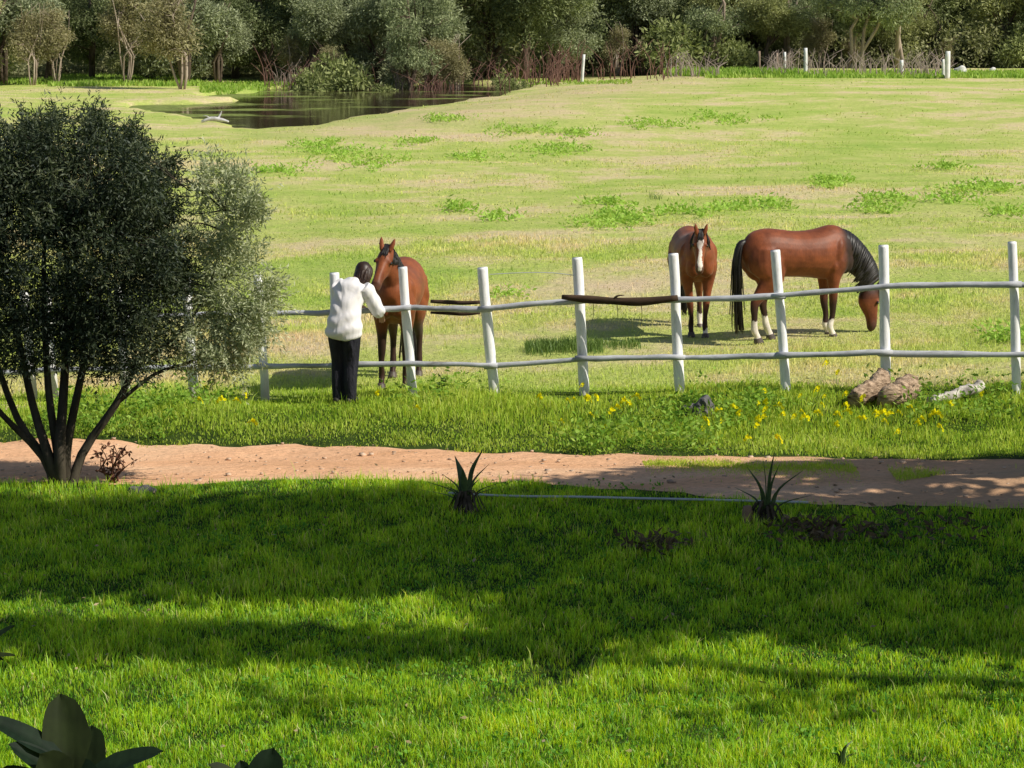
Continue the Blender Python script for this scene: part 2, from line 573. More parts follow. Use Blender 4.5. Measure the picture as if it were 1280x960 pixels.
def build_lawn():
    sets = []
    # more blades close by
    for y0, y1, dens in ((14.2, 16.5, 5200), (16.5, 19.5, 4200), (19.5, 25.2, 3000)):
        area = (y1 - y0) * 2 * (0.205 * (y0 + y1) / 2 + 0.9)
        n = int(area * dens)
        x, y = scatter(n, 0, 0, y0, y1, 0.205)
        ne, fa = road_edges(x)
        keep = y < ne - 0.0 + RNG.normal(0, 0.05, n)
        # thin worn spots
        worn = nz2(x, y, 1.3, 5) > 1.15
        keep &= ~(worn & (RNG.random(n) < 0.6))
        x, y = x[keep], y[keep]; n = len(x)
        cl = nz2(x, y * 1.5, 2.2, 3) * 0.5 + nz2(x, y * 1.3, 7.0, 4) * 0.5 + nz2(x, y, 17.0, 44) * 0.35
        h = np.clip(RNG.gamma(5, 0.0100, n) * (1 + 0.65 * cl), 0.018, 0.17)
        tall = RNG.random(n) < 0.006
        h[tall] *= 2.0
        z = g(x, y) - 0.005
        tint = np.clip(RNG.beta(2, 2.6, n) + 0.22 * cl, 0, 0.93); dry = RNG.random(n) < 0.04; tint[dry] = 1
        sets.append(blades(np.stack([x, y, z], 1), h, RNG.uniform(0.004, 0.0085, n), RNG.uniform(0.15, 0.95, n), tint))
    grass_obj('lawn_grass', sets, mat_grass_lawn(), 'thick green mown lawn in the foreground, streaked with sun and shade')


def build_lawn_bits():
    mb = MB(); T = []
    for k in range(420):
        y = float(RNG.uniform(14.5, 24)); x = float(RNG.uniform(-1, 1) * (.205 * y + .5))
        if nz2(x, y, 1.1, 71) < .1: continue
        m = int(RNG.integers(10, 26)); r = RNG.uniform(.04, .12)
        P = np.array([x, y, float(g(x, y)) + .035]) + RNG.normal(size=(m, 3)) * [r, r, .012]
        mb.quads(leaf_quads(P, RNG.normal(size=(m, 3)) * [1, 1, .3] + [0, 0, .35], RNG.uniform(.02, .045, m), RNG.uniform(.014, .03, m))); T.append(np.repeat(RNG.uniform(.1, .8, m), 4))
    me = mb.mesh('lawn_weeds', False); add_attr(me, 'tint', np.concatenate(T))
    mt = mat_leaf('lawn_weed_leaves', [(0.2, (0.06, 0.20, 0.03)), (0.5, (0.16, 0.38, 0.05)), (0.9, (0.34, 0.52, 0.10))], 1.2, (1.4, 1.3, .7), .35, 0)
    tag(link('lawn_weeds', me, mt), 'small broad leaved weeds and clover mixed through the lawn', 'weeds', kind='stuff')
    mb = MB(); n = 260
    y = RNG.uniform(14.5, 26, n); x = RNG.uniform(-1, 1, n) * (.205 * y + .4)
    P = np.stack([x, y, g(x, y) + RNG.uniform(.02, .07, n)], 1)
    mb.quads(leaf_quads(P, RNG.normal(size=(n, 3)) * [1, 1, .3], RNG.uniform(.03, .06, n), RNG.uniform(.015, .03, n)))
    tag(link('fallen_leaves', mb.mesh('fallen_leaves', False), mat_plain('dry_leaf', (.12, .07, .03), (.50, .40, .24), 3, .9, .1)), 'scattered small dry leaves lying on the lawn and track', 'leaves', kind='stuff')
    mb = MB()
    n = 700; xx = RNG.uniform(-6.5, 6.5, n); ne, fa = road_edges(xx); t = RNG.uniform(.03, .97, n); yy = ne + (fa - ne) * t
    zz = g(xx, yy) + .015
    for a, b, c in zip(xx, yy, zz):
        sz = RNG.gamma(1.5, .004) + .004
        q = RNG.normal(size=(8, 3)) * .12
        mb.box((a, b, c), (sz * 2, sz * 1.6, sz), np.eye(3) + np.array([[0, .4, 0], [-.4, 0, .2], [0, -.2, 0]]) * float(RNG.normal()))
    tag(link('gravel', mb.mesh('gravel', True), mat_plain('pebble', (.30, .20, .13), (.70, .52, .38), 3, .9, .1)), 'loose small pebbles and clods on the dirt track', 'gravel', kind='stuff')


def verge_density(x, y):
    ne, fa = road_edges(x)
    fl = fence_y(x)
    return ss(-0.15, 0.35, y - fa + .15 * nz2(x, y, 5., 91)) * (1 - ss(fl + 0.2, fl + 1.3, y + 0.3 * nz2(x, y, 2.0, 8)))


def build_verge():
    n = 150000
    x, y = scatter(n, 0, 0, 24.5, 31.0, 0.205)
    keep = RNG.random(n) < verge_density(x, y)
    x, y = x[keep], y[keep]; n = len(x)
    cl = nz2(x, y, 2.5, 11) * 0.6 + nz2(x, y, 7, 12) * 0.4
    h = np.clip(RNG.gamma(5, 0.0135, n) * (1 + 0.9 * cl), 0.02, 0.27) * (0.4 + 0.6 * ss(0.0, 1.6, y - road_edges(x)[1])) * (1 - .40 * ss(-.7, -.1, y - fence_y(x)))
    tint = np.clip(RNG.beta(2, 2.2, n) + 0.2 * cl, 0, 0.95)
    sets = [blades(np.stack([x, y, g(x, y)], 1), h, RNG.uniform(0.006, 0.014, n), RNG.uniform(0.2, 1.0, n), tint)]
    # few blades on the middle of the track (right side)
    m = 7000
    x = RNG.uniform(1.3, 3.3, m); 
    ne, fa = road_edges(x)
    y = ne + (fa - ne) * (0.62 + 0.10 * RNG.normal(size=m))
    sets.append(blades(np.stack([x, y, g(x, y) + 0.005], 1), RNG.uniform(0.02, 0.05, m), RNG.uniform(0.004, 0.008, m), RNG.uniform(0.3, 1, m), RNG.uniform(0.3, 0.9, m)))
    # right end, patches in the shade
    m = 9000
    x = RNG.uniform(3.6, 6.5, m); ne, fa = road_edges(x)
    y = ne + (fa - ne) * (0.50 + 0.07 * RNG.normal(size=m))
    kk = nz2(x, y, 2.5, 31) > -0.2
    x, y = x[kk], y[kk]; m = len(x)
    sets.append(blades(np.stack([x, y, g(x, y) + 0.005], 1), RNG.uniform(0.03, 0.08, m), RNG.uniform(0.004, 0.008, m), RNG.uniform(0.3, 1, m), RNG.uniform(0.2, 0.9, m)))
    mt = mat_leaf('verge_blades', [(0.15, (0.12, 0.28, 0.02)), (0.4, (0.36, 0.53, 0.06)), (0.65, (0.54, 0.66, 0.12)), (0.9, (0.70, 0.70, 0.27))], 1.6, (1.4, 1.25, 0.6), 0.42, 0.0)
    grass_obj('verge_grass', sets, mt, 'rough green grass growing between the dirt track and the fence')
    # broad weed leaves
    mb = MB(); T = []
    for k in range(1500):
        x, y = float(RNG.uniform(-6.3, 6.3)), float(RNG.uniform(25.2, 30.2))
        if RNG.random() > verge_density(x, y) or nz2(x, y, 1.6, 17) < 0.25 or RNG.random() < .75 * float(ss(-1.1, -.3, y - fence_y(x))): continue
        m = int(RNG.integers(14, 34)); r = RNG.uniform(0.06, 0.16)
        P = np.array([x, y, float(g(x, y))]) + RNG.normal(size=(m, 3)) * [r, r, r * 0.55] + [0, 0, r * 0.9]
        D = RNG.normal(size=(m, 3)) * [1, 1, 0.4] + [0, 0, 0.5]
        mb.quads(leaf_quads(P, D, RNG.uniform(0.04, 0.09, m), RNG.uniform(0.02, 0.04, m))); T.append(np.repeat(RNG.uniform(0.1, 0.8) + RNG.uniform(-.1, .15, m), 4))
    me = mb.mesh('verge_weeds', False); add_attr(me, 'tint', np.clip(np.concatenate(T), 0, 1))
    mt2 = mat_leaf('verge_weed_leaves', [(0.2, (0.08, 0.19, 0.02)), (0.5, (0.25, 0.42, 0.06)), (0.9, (0.46, 0.60, 0.15))], 1.2, (1.4, 1.3, 0.7), 0.35, 0.0)
    tag(link('verge_weeds', me, mt2), 'leafy green weeds thick along the foot of the fence', 'weeds', kind='stuff')


WEED_PX = [(430, 190, 60), (455, 205, 70), (400, 182, 40), (660, 165, 45), (720, 170, 40), (820, 158, 50), (590, 200, 40), (760, 258, 35), (740, 284, 55), (790, 280, 50),
           (765, 272, 40), (850, 268, 35), (905, 262, 40), (960, 258, 40), (1040, 228, 30), (1095, 262, 50), (1110, 250, 40), (1215, 240, 55), (1245, 236, 40),
           (1180, 252, 40), (1262, 268, 40), (620, 275, 30), (575, 262, 25), (1030, 235, 20), (350, 215, 50), (520, 178, 30), (690, 190, 60), (1180, 210, 30), (630, 372, 20), (900, 150, 60), (560, 150, 40), (1255, 420, 35), (1268, 428, 25)]


def build_field():
    sets = []
    for y0, y1, dens, hw in ((28.8, 36, 1150, 1.0), (36, 50, 420, 1.5), (50, 80, 60, 2.4), (80, 128, 6, 3.5)):
        area = (y1 - y0) * 2 * (0.205 * (y0 + y1) / 2 + 0.9)
        n = int(area * dens)
        x, y = scatter(n, 0, 0, y0, y1, 0.205)
        keep = (poly_sd(x, y) > 0.4) & (y > fence_y(x) + 0.4)
        # clumpy
        keep &= RNG.random(n) < np.clip(0.45 + 0.5 * nz2(x, y, 1.0, 21), 0.08, 1)
        x, y = x[keep], y[keep]; n = len(x)
        cl = nz2(x, y * 1.6, 0.7, 22)
        h = np.clip(RNG.gamma(5, 0.0085, n) * (1 + 0.5 * cl), 0.015, 0.12)
        sets.append(blades(np.stack([x, y, g(x, y)], 1), h, RNG.uniform(0.006, 0.013, n) * hw, RNG.uniform(0.3, 1.0, n), np.clip(RNG.random(n) + 0.1 * cl, 0, 1)))
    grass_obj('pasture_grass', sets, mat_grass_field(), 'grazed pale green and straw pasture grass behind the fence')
    mb = MB(); T = []
    for px, py, w in WEED_PX:
        c = at(px, py); s = (py + 20) / H
        wm = w / s
        k = int(8 + wm * wm * 5 + wm * 15)
        for _ in range(k):
            x = c.x + RNG.normal() * wm * 0.45; y = c.y + RNG.normal() * wm * 0.8
            r = RNG.uniform(0.06, 0.15); m = 16
            P = np.array([x, y, float(g(x, y))]) + RNG.normal(size=(m, 3)) * [r, r, r * 0.4] + [0, 0, r * 0.6]
            D = RNG.normal(size=(m, 3)) * [1, 1, 0.3] + [0, 0, 0.6]
            ls = .75 if c.y < 50 else 1.0
            mb.quads(leaf_quads(P, D, RNG.uniform(0.07, 0.15, m) * ls, RNG.uniform(0.03, 0.06, m) * ls)); T.append(np.repeat(RNG.uniform(0.2, 0.8, m), 4))
    me = mb.mesh('pasture_weeds', False); add_attr(me, 'tint', np.concatenate(T))
    mt = mat_leaf('pasture_weed_leaves', [(0.2, (0.22, 0.42, 0.06)), (0.5, (0.38, 0.58, 0.11)), (0.9, (0.54, 0.70, 0.20))], 1.2, (1.3, 1.2, 0.8), 0.35, 0.0)
    tag(link('pasture_weeds', me, mt), 'bright green weed patches dotted over the pasture', 'weeds', kind='stuff')
    # dark grass stands in for the middle horse's shadow, plus a small tuft
    sets = []
    for px, py, w, h, n in ((705, 436, 48, 0.20, 1500), (770, 432, 30, 0.12, 500), (820, 249, 8, 0.22, 50)):
        c = at(px, py); s = (py + 20) / H
        x = c.x + RNG.uniform(-1, 1, n) * w / s; y = c.y + RNG.normal(size=n) * 0.22
        sets.append(blades(np.stack([x, y, g(x, y)], 1), RNG.uniform(0.4, 1, n) * h, RNG.uniform(0.006, 0.012, n), RNG.uniform(0.2, 0.8, n), RNG.uniform(0.0, 0.5, n)))
    mt = mat_leaf('shadow_and_tuft_blades', [(0.2, (0.10, 0.17, 0.04)), (0.6, (0.22, 0.31, 0.09)), (0.9, (0.34, 0.38, 0.16))], 2, amount=0.25, gloss=0.02)
    grass_obj('shadow_grass_and_tuft', sets, mt, 'dark grass standing in for the middle horse shadow, and one small pasture tuft')


# ------------------------------------------------------------------ fence
POSTS = [(-62, 372, -50, 510), (30, 366, 42, 508), (58, 362, 68, 507), (148, 360, 158, 504), (233, 348, 243, 500), (322, 346, 332, 497), (418, 343, 424, 498),
         (503, 336, 517, 503), (603, 336, 619, 497), (722, 325, 731, 500), (842, 320, 851, 505), (969, 315, 983, 488), (1104, 309, 1107, 487), (1265, 305, 1272, 501), (1420, 300, 1424, 508)]
_a = at(160, 503); _b = at(1250, 500)


def fence_y(x):
    return 30.0 + (np.asarray(x) + 4.5) * (27.95 - 30.0) / 10.0


def fence_pt(px, py):
    """point of the fence plane seen at this place of the photo"""
    d = ray(px, py)
    # solve Y = 30 + (dx*Y+4.5)*k
    k = (27.95 - 30.0) / 10.0
    Y = (30.0 + 4.5 * k) / (1 - d[0] * k)
    return Vector((d[0] * Y, Y, H + d[2] * Y))


UP = {-62: 408, 30: 402, 58: 400, 148: 397, 233: 393, 322: 392, 418: 390, 503: 384, 603: 385, 722: 375, 842: 374, 969: 369, 1104: 358, 1265: 355, 1420: 350}
LO = {-62: 466, 30: 463, 58: 462, 148: 460, 233: 458, 322: 457, 418: 456, 503: 454, 603: 456, 722: 447, 842: 446, 969: 443, 1104: 440, 1265: 441, 1420: 440}


def build_fence():
    m = NT('white_painted_post')
    n = m.noise(7, 5, m.objco((1, 1, 0.35)), 0.65); n2 = m.noise(40, 4, m.objco((1, 1, 0.2)), 0.6)
    c = m.ramp(n, [(0.26, (0.62, 0.60, 0.55)), (0.38, (0.86, 0.86, 0.85)), (0.7, (0.93, 0.93, 0.93))])
    c = m.mix(1.0, c, m.ramp(n2, [(0.3, (0.82,) * 3), (0.5, (1,) * 3)]), 'MULTIPLY')
    sepz = m.n('ShaderNodeSeparateXYZ', {0: m.objco()}).outputs['Z']
    mud = m.math('MULTIPLY', m.math('SUBTRACT', m.math('ADD', 0.16, m.math('MULTIPLY', n, 0.30)), sepz), 3.0, True)
    c = m.mix(m.math('MULTIPLY', mud, 0.6), c, (0.30, 0.24, 0.15))
    mpost = m.done(m.bsdf(c, 0.6, 0.3, n2, 0.4, 0.005))
    m = NT('peeling_grey_rail')
    n = m.noise(5, 5, m.objco((0.35, 1, 1)), 0.65); n2 = m.noise(30, 4, m.objco((0.2, 1, 1)), 0.6)
    c = m.ramp(n, [(0.30, (0.20, 0.19, 0.18)), (0.44, (0.42, 0.43, 0.46)), (0.7, (0.62, 0.63, 0.66))])  # blue-grey overall, darker than the posts, with dark peeled patches
    c = m.mix(1.0, c, m.ramp(n2, [(0.3, (0.75,) * 3), (0.5, (1,) * 3)]), 'MULTIPLY')
    mrail = m.done(m.bsdf(c, 0.65, 0.3, n2, 0.4, 0.005))
    root = thing('post_and_rail_fence', (0, 29, 0))
    tag(root, 'white painted post and rail fence of leaning round posts along the dirt track', 'fence')
    base = Vector((0, 29, 0))
    rr = random.Random(3)
    for (xt, yt, xb, yb) in POSTS:
        b = fence_pt(xb, yb); t = fence_pt(xt, yt)
        d = (t - b)
        b2 = b - d.normalized() * 0.35
        t.y += rr.uniform(-0.05, 0.05)
        mb = MB()
        L = 7
        pts = [b2 + (t - b2) * k / (L - 1) for k in range(L)]
        r0 = rr.uniform(0.052, 0.060)
        rad = [r0 * rr.uniform(0.95, 1.05) for _ in pts]
        pts2 = [Vector(p) - base + Vector((rr.uniform(-.006, .006), rr.uniform(-.006, .006), 0)) for p in pts]
        # slightly rounded sawn top
        pts2.append(pts2[-1] + d.normalized() * 0.006); rad.append(r0 * 0.9)
        mb.tube(np.array([tuple(p) for p in pts2]), rad, 12, 2)
        link('post', mb.mesh('post'), mpost, root)
    # rails: poles overlapping at the posts, on the near side
    xs = sorted(UP)
    xp = {p[0]: p for p in POSTS}
    for T_, yoff in ((UP, -0.085), (LO, -0.085)):
        spans = []
        k = 0
        while k < len(xs) - 1:
            step = 1 if rr.random() < 0.55 else 2
            step = min(step, len(xs) - 1 - k)
            spans.append(xs[k:k + step + 1]); k += step
        for q, sp in enumerate(spans):
            pts = []
            for s_ in sp:
                p = xp[s_]
                f = (T_[s_] - p[1]) / (p[3] - p[1])
                pxx = p[0] + (p[2] - p[0]) * f
                w = fence_pt(pxx, T_[s_])
                pts.append(np.array([w.x, w.y + yoff, w.z]) - np.array(base))
            pts = np.array(pts)
            d0 = unit(pts[1] - pts[0]); d1 = unit(pts[-1] - pts[-2])
            pts[0] = pts[0] - d0 * 0.09; pts[-1] = pts[-1] + d1 * 0.07
            if q % 2: pts[:, 2] += 0.008; pts[:, 1] -= 0.012
            A = crom(pts, 5)
            A[1:-1, 2] += np.array([rr.uniform(-.009, .009) for _ in A[1:-1]])
            rads = np.array([rr.uniform(0.029, 0.038) for _ in A])
            ta = np.linspace(1.08, 0.88, len(A)); rads = rads * (ta if rr.random() < .5 else ta[::-1])
            mb = MB(); mb.loft(A, rads, rads, (0, 0, 1), 12, 2)
            link('rail', mb.mesh('rail'), mrail, root)
    # thin wire on the left of the middle gap
    wp = [fence_pt(612, 343), fence_pt(650, 341), fence_pt(690, 341), fence_pt(724, 345)]
    mb = MB(); mb.tube(np.array([tuple(p - base) for p in wp]), 0.005, 6, 4)
    link('wire', mb.mesh('wire'), mat_plain('galvanised_wire', (0.5, 0.5, 0.5), (0.7, 0.7, 0.7), 30, 0.5), root)
    # dark broken timber lying against the top rail
    md = mat_plain('charred_old_timber', (0.018, 0.013, 0.011), (0.11, 0.07, 0.045), 6, 0.9, 0.1, 0.9, 0.02, (0.3, 1, 1))
    P = [fence_pt(702, 369), fence_pt(735, 372), fence_pt(765, 374), fence_pt(795, 375), fence_pt(822, 373), fence_pt(846, 370)]
    P = np.array([tuple(p) for p in P]) + [0, -0.165, 0.0]
    o0 = Vector(P[0]); mb = MB()
    mb.loft(P - P[0], [0.026, 0.046, 0.040, 0.050, 0.042, 0.032], [0.022, 0.034, 0.036, 0.040, 0.034, 0.026], (0, 0, 1), 10, 3)
    mb.tube(np.array([P[2] - P[0], P[2] - P[0] + [0.05, -0.03, 0.06], P[2] - P[0] + [0.13, -0.04, 0.07]]), [0.02, 0.012, 0.004], 6)
    for q in range(3):
        p = P[1 + q] - P[0] + [0.05, 0, -0.03]
        mb.tube(np.array([p, p + [0.01, 0, -0.1], p + [0.0, -0.01, -rr.uniform(.15, .3)]]), [0.004, 0.003, 0.002], 6)
    tag(link('broken_timber', mb.mesh('broken_timber'), md, loc=o0), 'dark rotten timber lashed along the top rail in the middle of the fence', 'timber')
    P = [fence_pt(538, 378), fence_pt(560, 379), fence_pt(580, 380), fence_pt(600, 379)]
    P = np.array([tuple(p) for p in P]) + [0, 0.10, 0.0]
    mb = MB(); mb.loft(P - P[0], [0.02, 0.026, 0.024, 0.02], [0.02, 0.02, 0.02, 0.015], (0, 0, 1), 8, 3)
    mb.loft(P - P[0] + [0.0, 0, -0.13], [0.015, 0.02, 0.02, 0.01], [0.02, 0.02, 0.02, 0.015], (0, 0, 1), 8, 3)
    tag(link('broken_timber', mb.mesh('broken_timber'), md, loc=Vector(P[0])), 'short thin brown sticks behind the top rail right of the near horse', 'timber')


# ------------------------------------------------------------------ horses
def rz(a):
    c, s = math.cos(a), math.sin(a)
    return np.array([[c, -s, 0], [s, c, 0], [0, 0, 1]])


def build_horse(label, loc, yaw, neck, neck_w, neck_h, poll, head_dir, head_side, feet, sc_=1.0, socks=(), blaze=0.0, dark_neck=0.0,
                coat=(0.20, 0.055, 0.02), head_len=0.60, coat_dark=(0.018, 0.012, 0.010), mane_side=1, mane=True, tail_pts=None, ear_back=0.0, flank_dark=0.0, mane_len=1.0, leg_dark=.70):
    mb = MB()
    Yv = (0, 1, 0)
    # trunk
    tx = [-.80, -.76, -.66, -.50, -.30, -.08, .14, .34, .50, .64, .74, .79]
    tz = [1.12, 1.13, 1.145, 1.17, 1.155, 1.135, 1.13, 1.13, 1.14, 1.12, 1.09, 1.07]
    th = [.06, .17, .27, .315, .315, .305, .315, .345, .365, .30, .20, .09]
    tw = [.05, .13, .215, .27, .275, .285, .30, .285, .245, .21, .15, .07]
    mb.loft([(x, 0, z) for x, z in zip(tx, tz)], tw, th, Yv, 24, 3)
    # neck
    mb.loft(neck, neck_w, neck_h, [Yv] * (len(neck) - 1) + [head_side] if len(neck) > 1 else Yv, 20, 4)
    # head
    d = unit(np.array(head_dir)); s = unit(np.array(head_side) - np.dot(head_side, d) * d); nn = np.cross(s, d)
    pl = np.array(poll, float)
    ts = [-.06, .06, .18, .32, .46, .60, .74, .86, .95, 1.0]
    hh = [.07, .115, .142, .148, .125, .098, .080, .072, .064, .035]
    hw = [.055, .085, .100, .098, .080, .066, .058, .062, .058, .035]
    C = [pl + d * head_len * t + nn * h * 0.92 for t, h in zip(ts, hh)]
    mb.loft(C, hw, hh, s, 18, 3, 0.9)
    for sg in (1, -1):  # ears, brow, nostril
        e = pl + s * sg * 0.055 + d * 0.03
        ed = unit(-d * 0.9 - nn * (0.35 - ear_back) + s * sg * 0.22)
        mb.loft([e - ed * 0.03, e + ed * 0.03, e + ed * 0.09, e + ed * 0.15], [.028, .036, .030, .006], [.024, .024, .018, .006], s, 10, 3)
        mb.ball(pl + d * head_len * 0.33 + s * sg * 0.082 + nn * 0.035, (.022, .022, .034), 10, d, s)
        mb.ball(pl + d * head_len * 0.90 + s * sg * 0.045 + nn * 0.035, (.018, .020, .026), 10, d, s)
    # legs
    legs = []
    for (x, y, kx, lift) in feet['front']:
        sgn = 1 if y > 0 else -1
        a = [(.50, .10 * sgn, 1.20), (.53, .145 * sgn, 1.02), (.47 + .15 * (x - .47), .15 * sgn, .84), (.47 + kx * .6, .145 * sgn + .3 * (y - .145 * sgn), .64), (.47 + kx, .6 * y + .4 * .14 * sgn, .46),
             (x - .0 + (.47 + kx - x) * .45, y, .29), (x - .03, y, .16 + lift), (x + .005, y, .085 + lift), (x + .025, y, .03 + lift)]
        r1 = [.13, .125, .095, .062, .050, .034, .042, .036, .046]
        r2 = [.16, .15, .105, .068, .054, .041, .048, .042, .056]
        mb.loft(a, r1, r2, Yv, 14, 3); legs.append((np.array(a), 'f'))
    for (x, y, kx, lift) in feet['hind']:
        sgn = 1 if y > 0 else -1
        a = [(-.50, .12 * sgn, 1.22), (-.50, .15 * sgn, 1.02), (-.43 + .2 * (x + .6), .16 * sgn, .84), (-.53 + .6 * (x + .6), .15 * sgn, .66), (-.63 + kx + .7 * (x + .6), y, .51),
             (-.62 + kx * .5 + .85 * (x + .6), y, .33), (x - .01, y, .17 + lift), (x + .03, y, .09 + lift), (x + .05, y, .03 + lift)]
        r1 = [.16, .15, .125, .075, .048, .037, .045, .038, .047]
        r2 = [.22, .23, .175, .105, .068, .045, .051, .044, .058]
        mb.loft(a, r1, r2, Yv, 14, 3); legs.append((np.array(a), 'h'))
    # buttock and chest muscle
    mb.ball((-.60, .12, 1.08), (.13, .17, .24), 12, (0, 0, 1), Yv); mb.ball((-.60, -.12, 1.08), (.13, .17, .24), 12, (0, 0, 1), Yv)
    mb.ball((.66, .09, 1.02), (.11, .12, .17), 12, (0, 0, 1), Yv); mb.ball((.66, -.09, 1.02), (.11, .12, .17), 12, (0, 0, 1), Yv)
    for sg in (1, -1):
        mb.ball((.50, .175 * sg, 1.16), (.10, .085, .20), 12, unit((.25, 0, 1)), Yv); mb.ball((.44, .17 * sg, .98), (.10, .07, .12), 12, (0, 0, 1), Yv)
        mb.ball((-.42, .20 * sg, 1.02), (.12, .09, .17), 12, unit((.3, 0, 1)), Yv)
    me = mb.remesh('body', 0.014, 8, 0.6)
    co = get_co(me)
    # coat
    base = np.array(coat); dk = np.array(coat_dark)
    col = np.tile(base, (len(co), 1))
    # lighter belly side and flank highlights handled by light; darker back line
    back = ss(0.24, 0.36, co[:, 2] - 1.10) * (np.abs(co[:, 1]) < 0.12)
    # lower legs
    zleg = co[:, 2]
    inleg = zleg < 0.90
    lowdark = (1 - ss(leg_dark - .28, leg_dark, zleg)) * inleg
    if dark_neck:
        nk = np.array(neck)
        dm = np.min([np.linalg.norm(co - (nk[i] * (1 - t) + nk[i + 1] * t), axis=1) for i in range(len(nk) - 1) for t in (0, .33, .66)], axis=0)
        fr = ss(0.50, 0.66, co[:, 0])
        w = dark_neck * fr * (co[:, 2] > 0.5)
        dh = np.min([np.linalg.norm(co - c_, axis=1) for c_ in C[3:]], axis=0)
        col = col * (1 - w[:, None]) + dk * w[:, None]
        w2 = (1 - ss(0.10, 0.2, dh))[:, None] * 0.7
        col = col * (1 - w2) + base * w2 * 0.8
    hd = np.min([np.linalg.norm(co - c_, axis=1) for c_ in C], axis=0) < 0.19
    ld = lowdark * (~hd)
    col = col * (1 - ld[:, None] * 0.9) + dk * ld[:, None] * 0.9
    if flank_dark:
        w = flank_dark * ss(0.05, -0.25, co[:, 2] - 1.1) * (co[:, 2] > .7)
        col = col * (1 - w[:, None] * 0.5)
    # muzzle
    mt_ = np.linalg.norm(co - np.array(C[-2]), axis=1)
    w = (1 - ss(0.05, 0.15, mt_))[:, None] * 0.75
    col = col * (1 - w) + np.array([0.05, 0.03, 0.025]) * w
    # socks: indices into legs
    for li, h in socks:
        a = legs[li][0]
        dd = np.min([np.linalg.norm(co[:, :2] - (a[i] * (1 - t) + a[i + 1] * t)[:2], axis=1) + 2.0 * np.clip(np.abs(co[:, 2] - (a[i] * (1 - t) + a[i + 1] * t)[2]) - 0.05, 0, 9) for i in range(4, 8) for t in (0, .5, 1)], axis=0)
        w = ((dd < 0.11) & (co[:, 2] < h + 0.02 * np.sin(co[:, 1] * 60)))
        col[w] = (0.75, 0.68, 0.60)
    if blaze:
        rel = co - pl
        t = rel @ d / head_len; sd = rel @ s; up = rel @ nn
        wd = np.interp(t, [0.12, .22, .34, .45, .6, .8, .92, 1.0], [0, .046, .042, .018, .024, .036, .03, .01]) * blaze
        w = (np.abs(sd + 0.004 * np.sin(t * 20)) < wd) & (up < 0.07) & (t > 0.12) & (t < 0.98)
        col[w] = (0.80, 0.72, 0.66)
    add_col(me, 'coat', col)
    # scale
    root = thing('horse', loc, yaw)
    tag(root, label, 'horse')

    def fin(o):
        o.scale = (sc_,) * 3
        return o
    fin(link('body', me, MH, root))
    # hooves
    for li, (a, kd) in enumerate(legs):
        q = a[-1]; b = MB()
        b.loft([(q[0] - .008, q[1], q[2] + .03), (q[0] + .0, q[1], q[2] + .0), (q[0] + .012, q[1], q[2] - .045)], [.046, .052, .062], [.052, .060, .074], Yv, 14, 3)
        fin(link('hoof', b.mesh('hoof'), MHOOF, root))
    # eyes
    for sg in (1, -1):
        b = MB(); b.ball(pl + d * head_len * 0.34 + s * sg * 0.097 + nn * 0.05, (.017, .019, .022), 10, d, s)
        fin(link('eye', b.mesh('eye'), MEYE, root))
    # tail
    rr = np.random.default_rng(5)
    tp = tail_pts or [(-.79, 0, 1.30), (-.88, 0, 1.24), (-.93, 0, 1.00), (-.93, 0, .70), (-.92, 0, .42), (-.90, 0, .24)]
    b = MB()
    tp = np.array(tp, float)
    b.loft(tp[:4], [.035, .05, .055, .03], [.035, .05, .055, .03], Yv, 10, 3)
    for k in range(170):
        off = rr.normal(size=2) * [0.024, 0.030]
        e = int(rr.integers(4, len(tp) + 1))
        P = tp[:e].copy(); gr = np.linspace(0.2, 1.6, len(P))
        P[:, 0] += off[0] * gr; P[:, 1] += off[1] * gr; P[-1, 2] -= rr.uniform(0, .12)
        b.loft(P, np.linspace(.014, .006, len(P)), np.linspace(.009, .004, len(P)), Yv, 4, 2)
    fin(link('tail', b.mesh('tail'), MMANE, root))
    # mane along the crest: hair locks falling to one side
    if mane:
        b = MB()
        nk = crom(np.array(neck, float), 8); hh_ = crom(np.array(neck_h)[:, None], 8)[:, 0]; hw_ = crom(np.array(neck_w)[:, None], 8)[:, 0]
        T = unit(np.gradient(nk, axis=0))
        S = crom(np.array([Yv] * (len(neck) - 1) + [tuple(head_side)], float), 8); S = unit(S - (S * T).sum(1)[:, None] * T)
        N = np.cross(S, T)
        for i in range(6, len(nk)):
            for q in range(9):
                j = min(i, len(nk) - 1)
                crest = nk[j] - N[j] * hh_[j] * 0.97 + T[j] * rr.uniform(-.02, .02)
                sd = S[j] * mane_side * (1 if rr.random() < .85 else -1)
                L = rr.uniform(.10, .24) * mane_len
                p1 = crest - N[j] * .018 + sd * .03
                p2 = crest + N[j] * L * .35 + sd * (hw_[j] * .75 + .02)
                p3 = crest + N[j] * L * .9 + sd * (hw_[j] * 1.02 + .012) + np.array([0, 0, -0.03])
                b.loft([crest + N[j] * .02, p1, p2, p3], [.016, .018, .014, .004], [.006, .006, .005, .003], T[j], 6, 2)
        # forelock
        for q in range(14):
            o_ = s * rr.uniform(-.03, .03)
            b.loft([pl - d * .03 + o_ - nn * 0.0, pl + d * .05 + o_ - nn * .012, pl + d * rr.uniform(.11, .17) + o_ * 1.5 - nn * .004], [.010, .012, .004], [.005, .005, .003], s, 6, 2)
        fin(link('mane', b.mesh('mane'), MMANE, root))
    return root


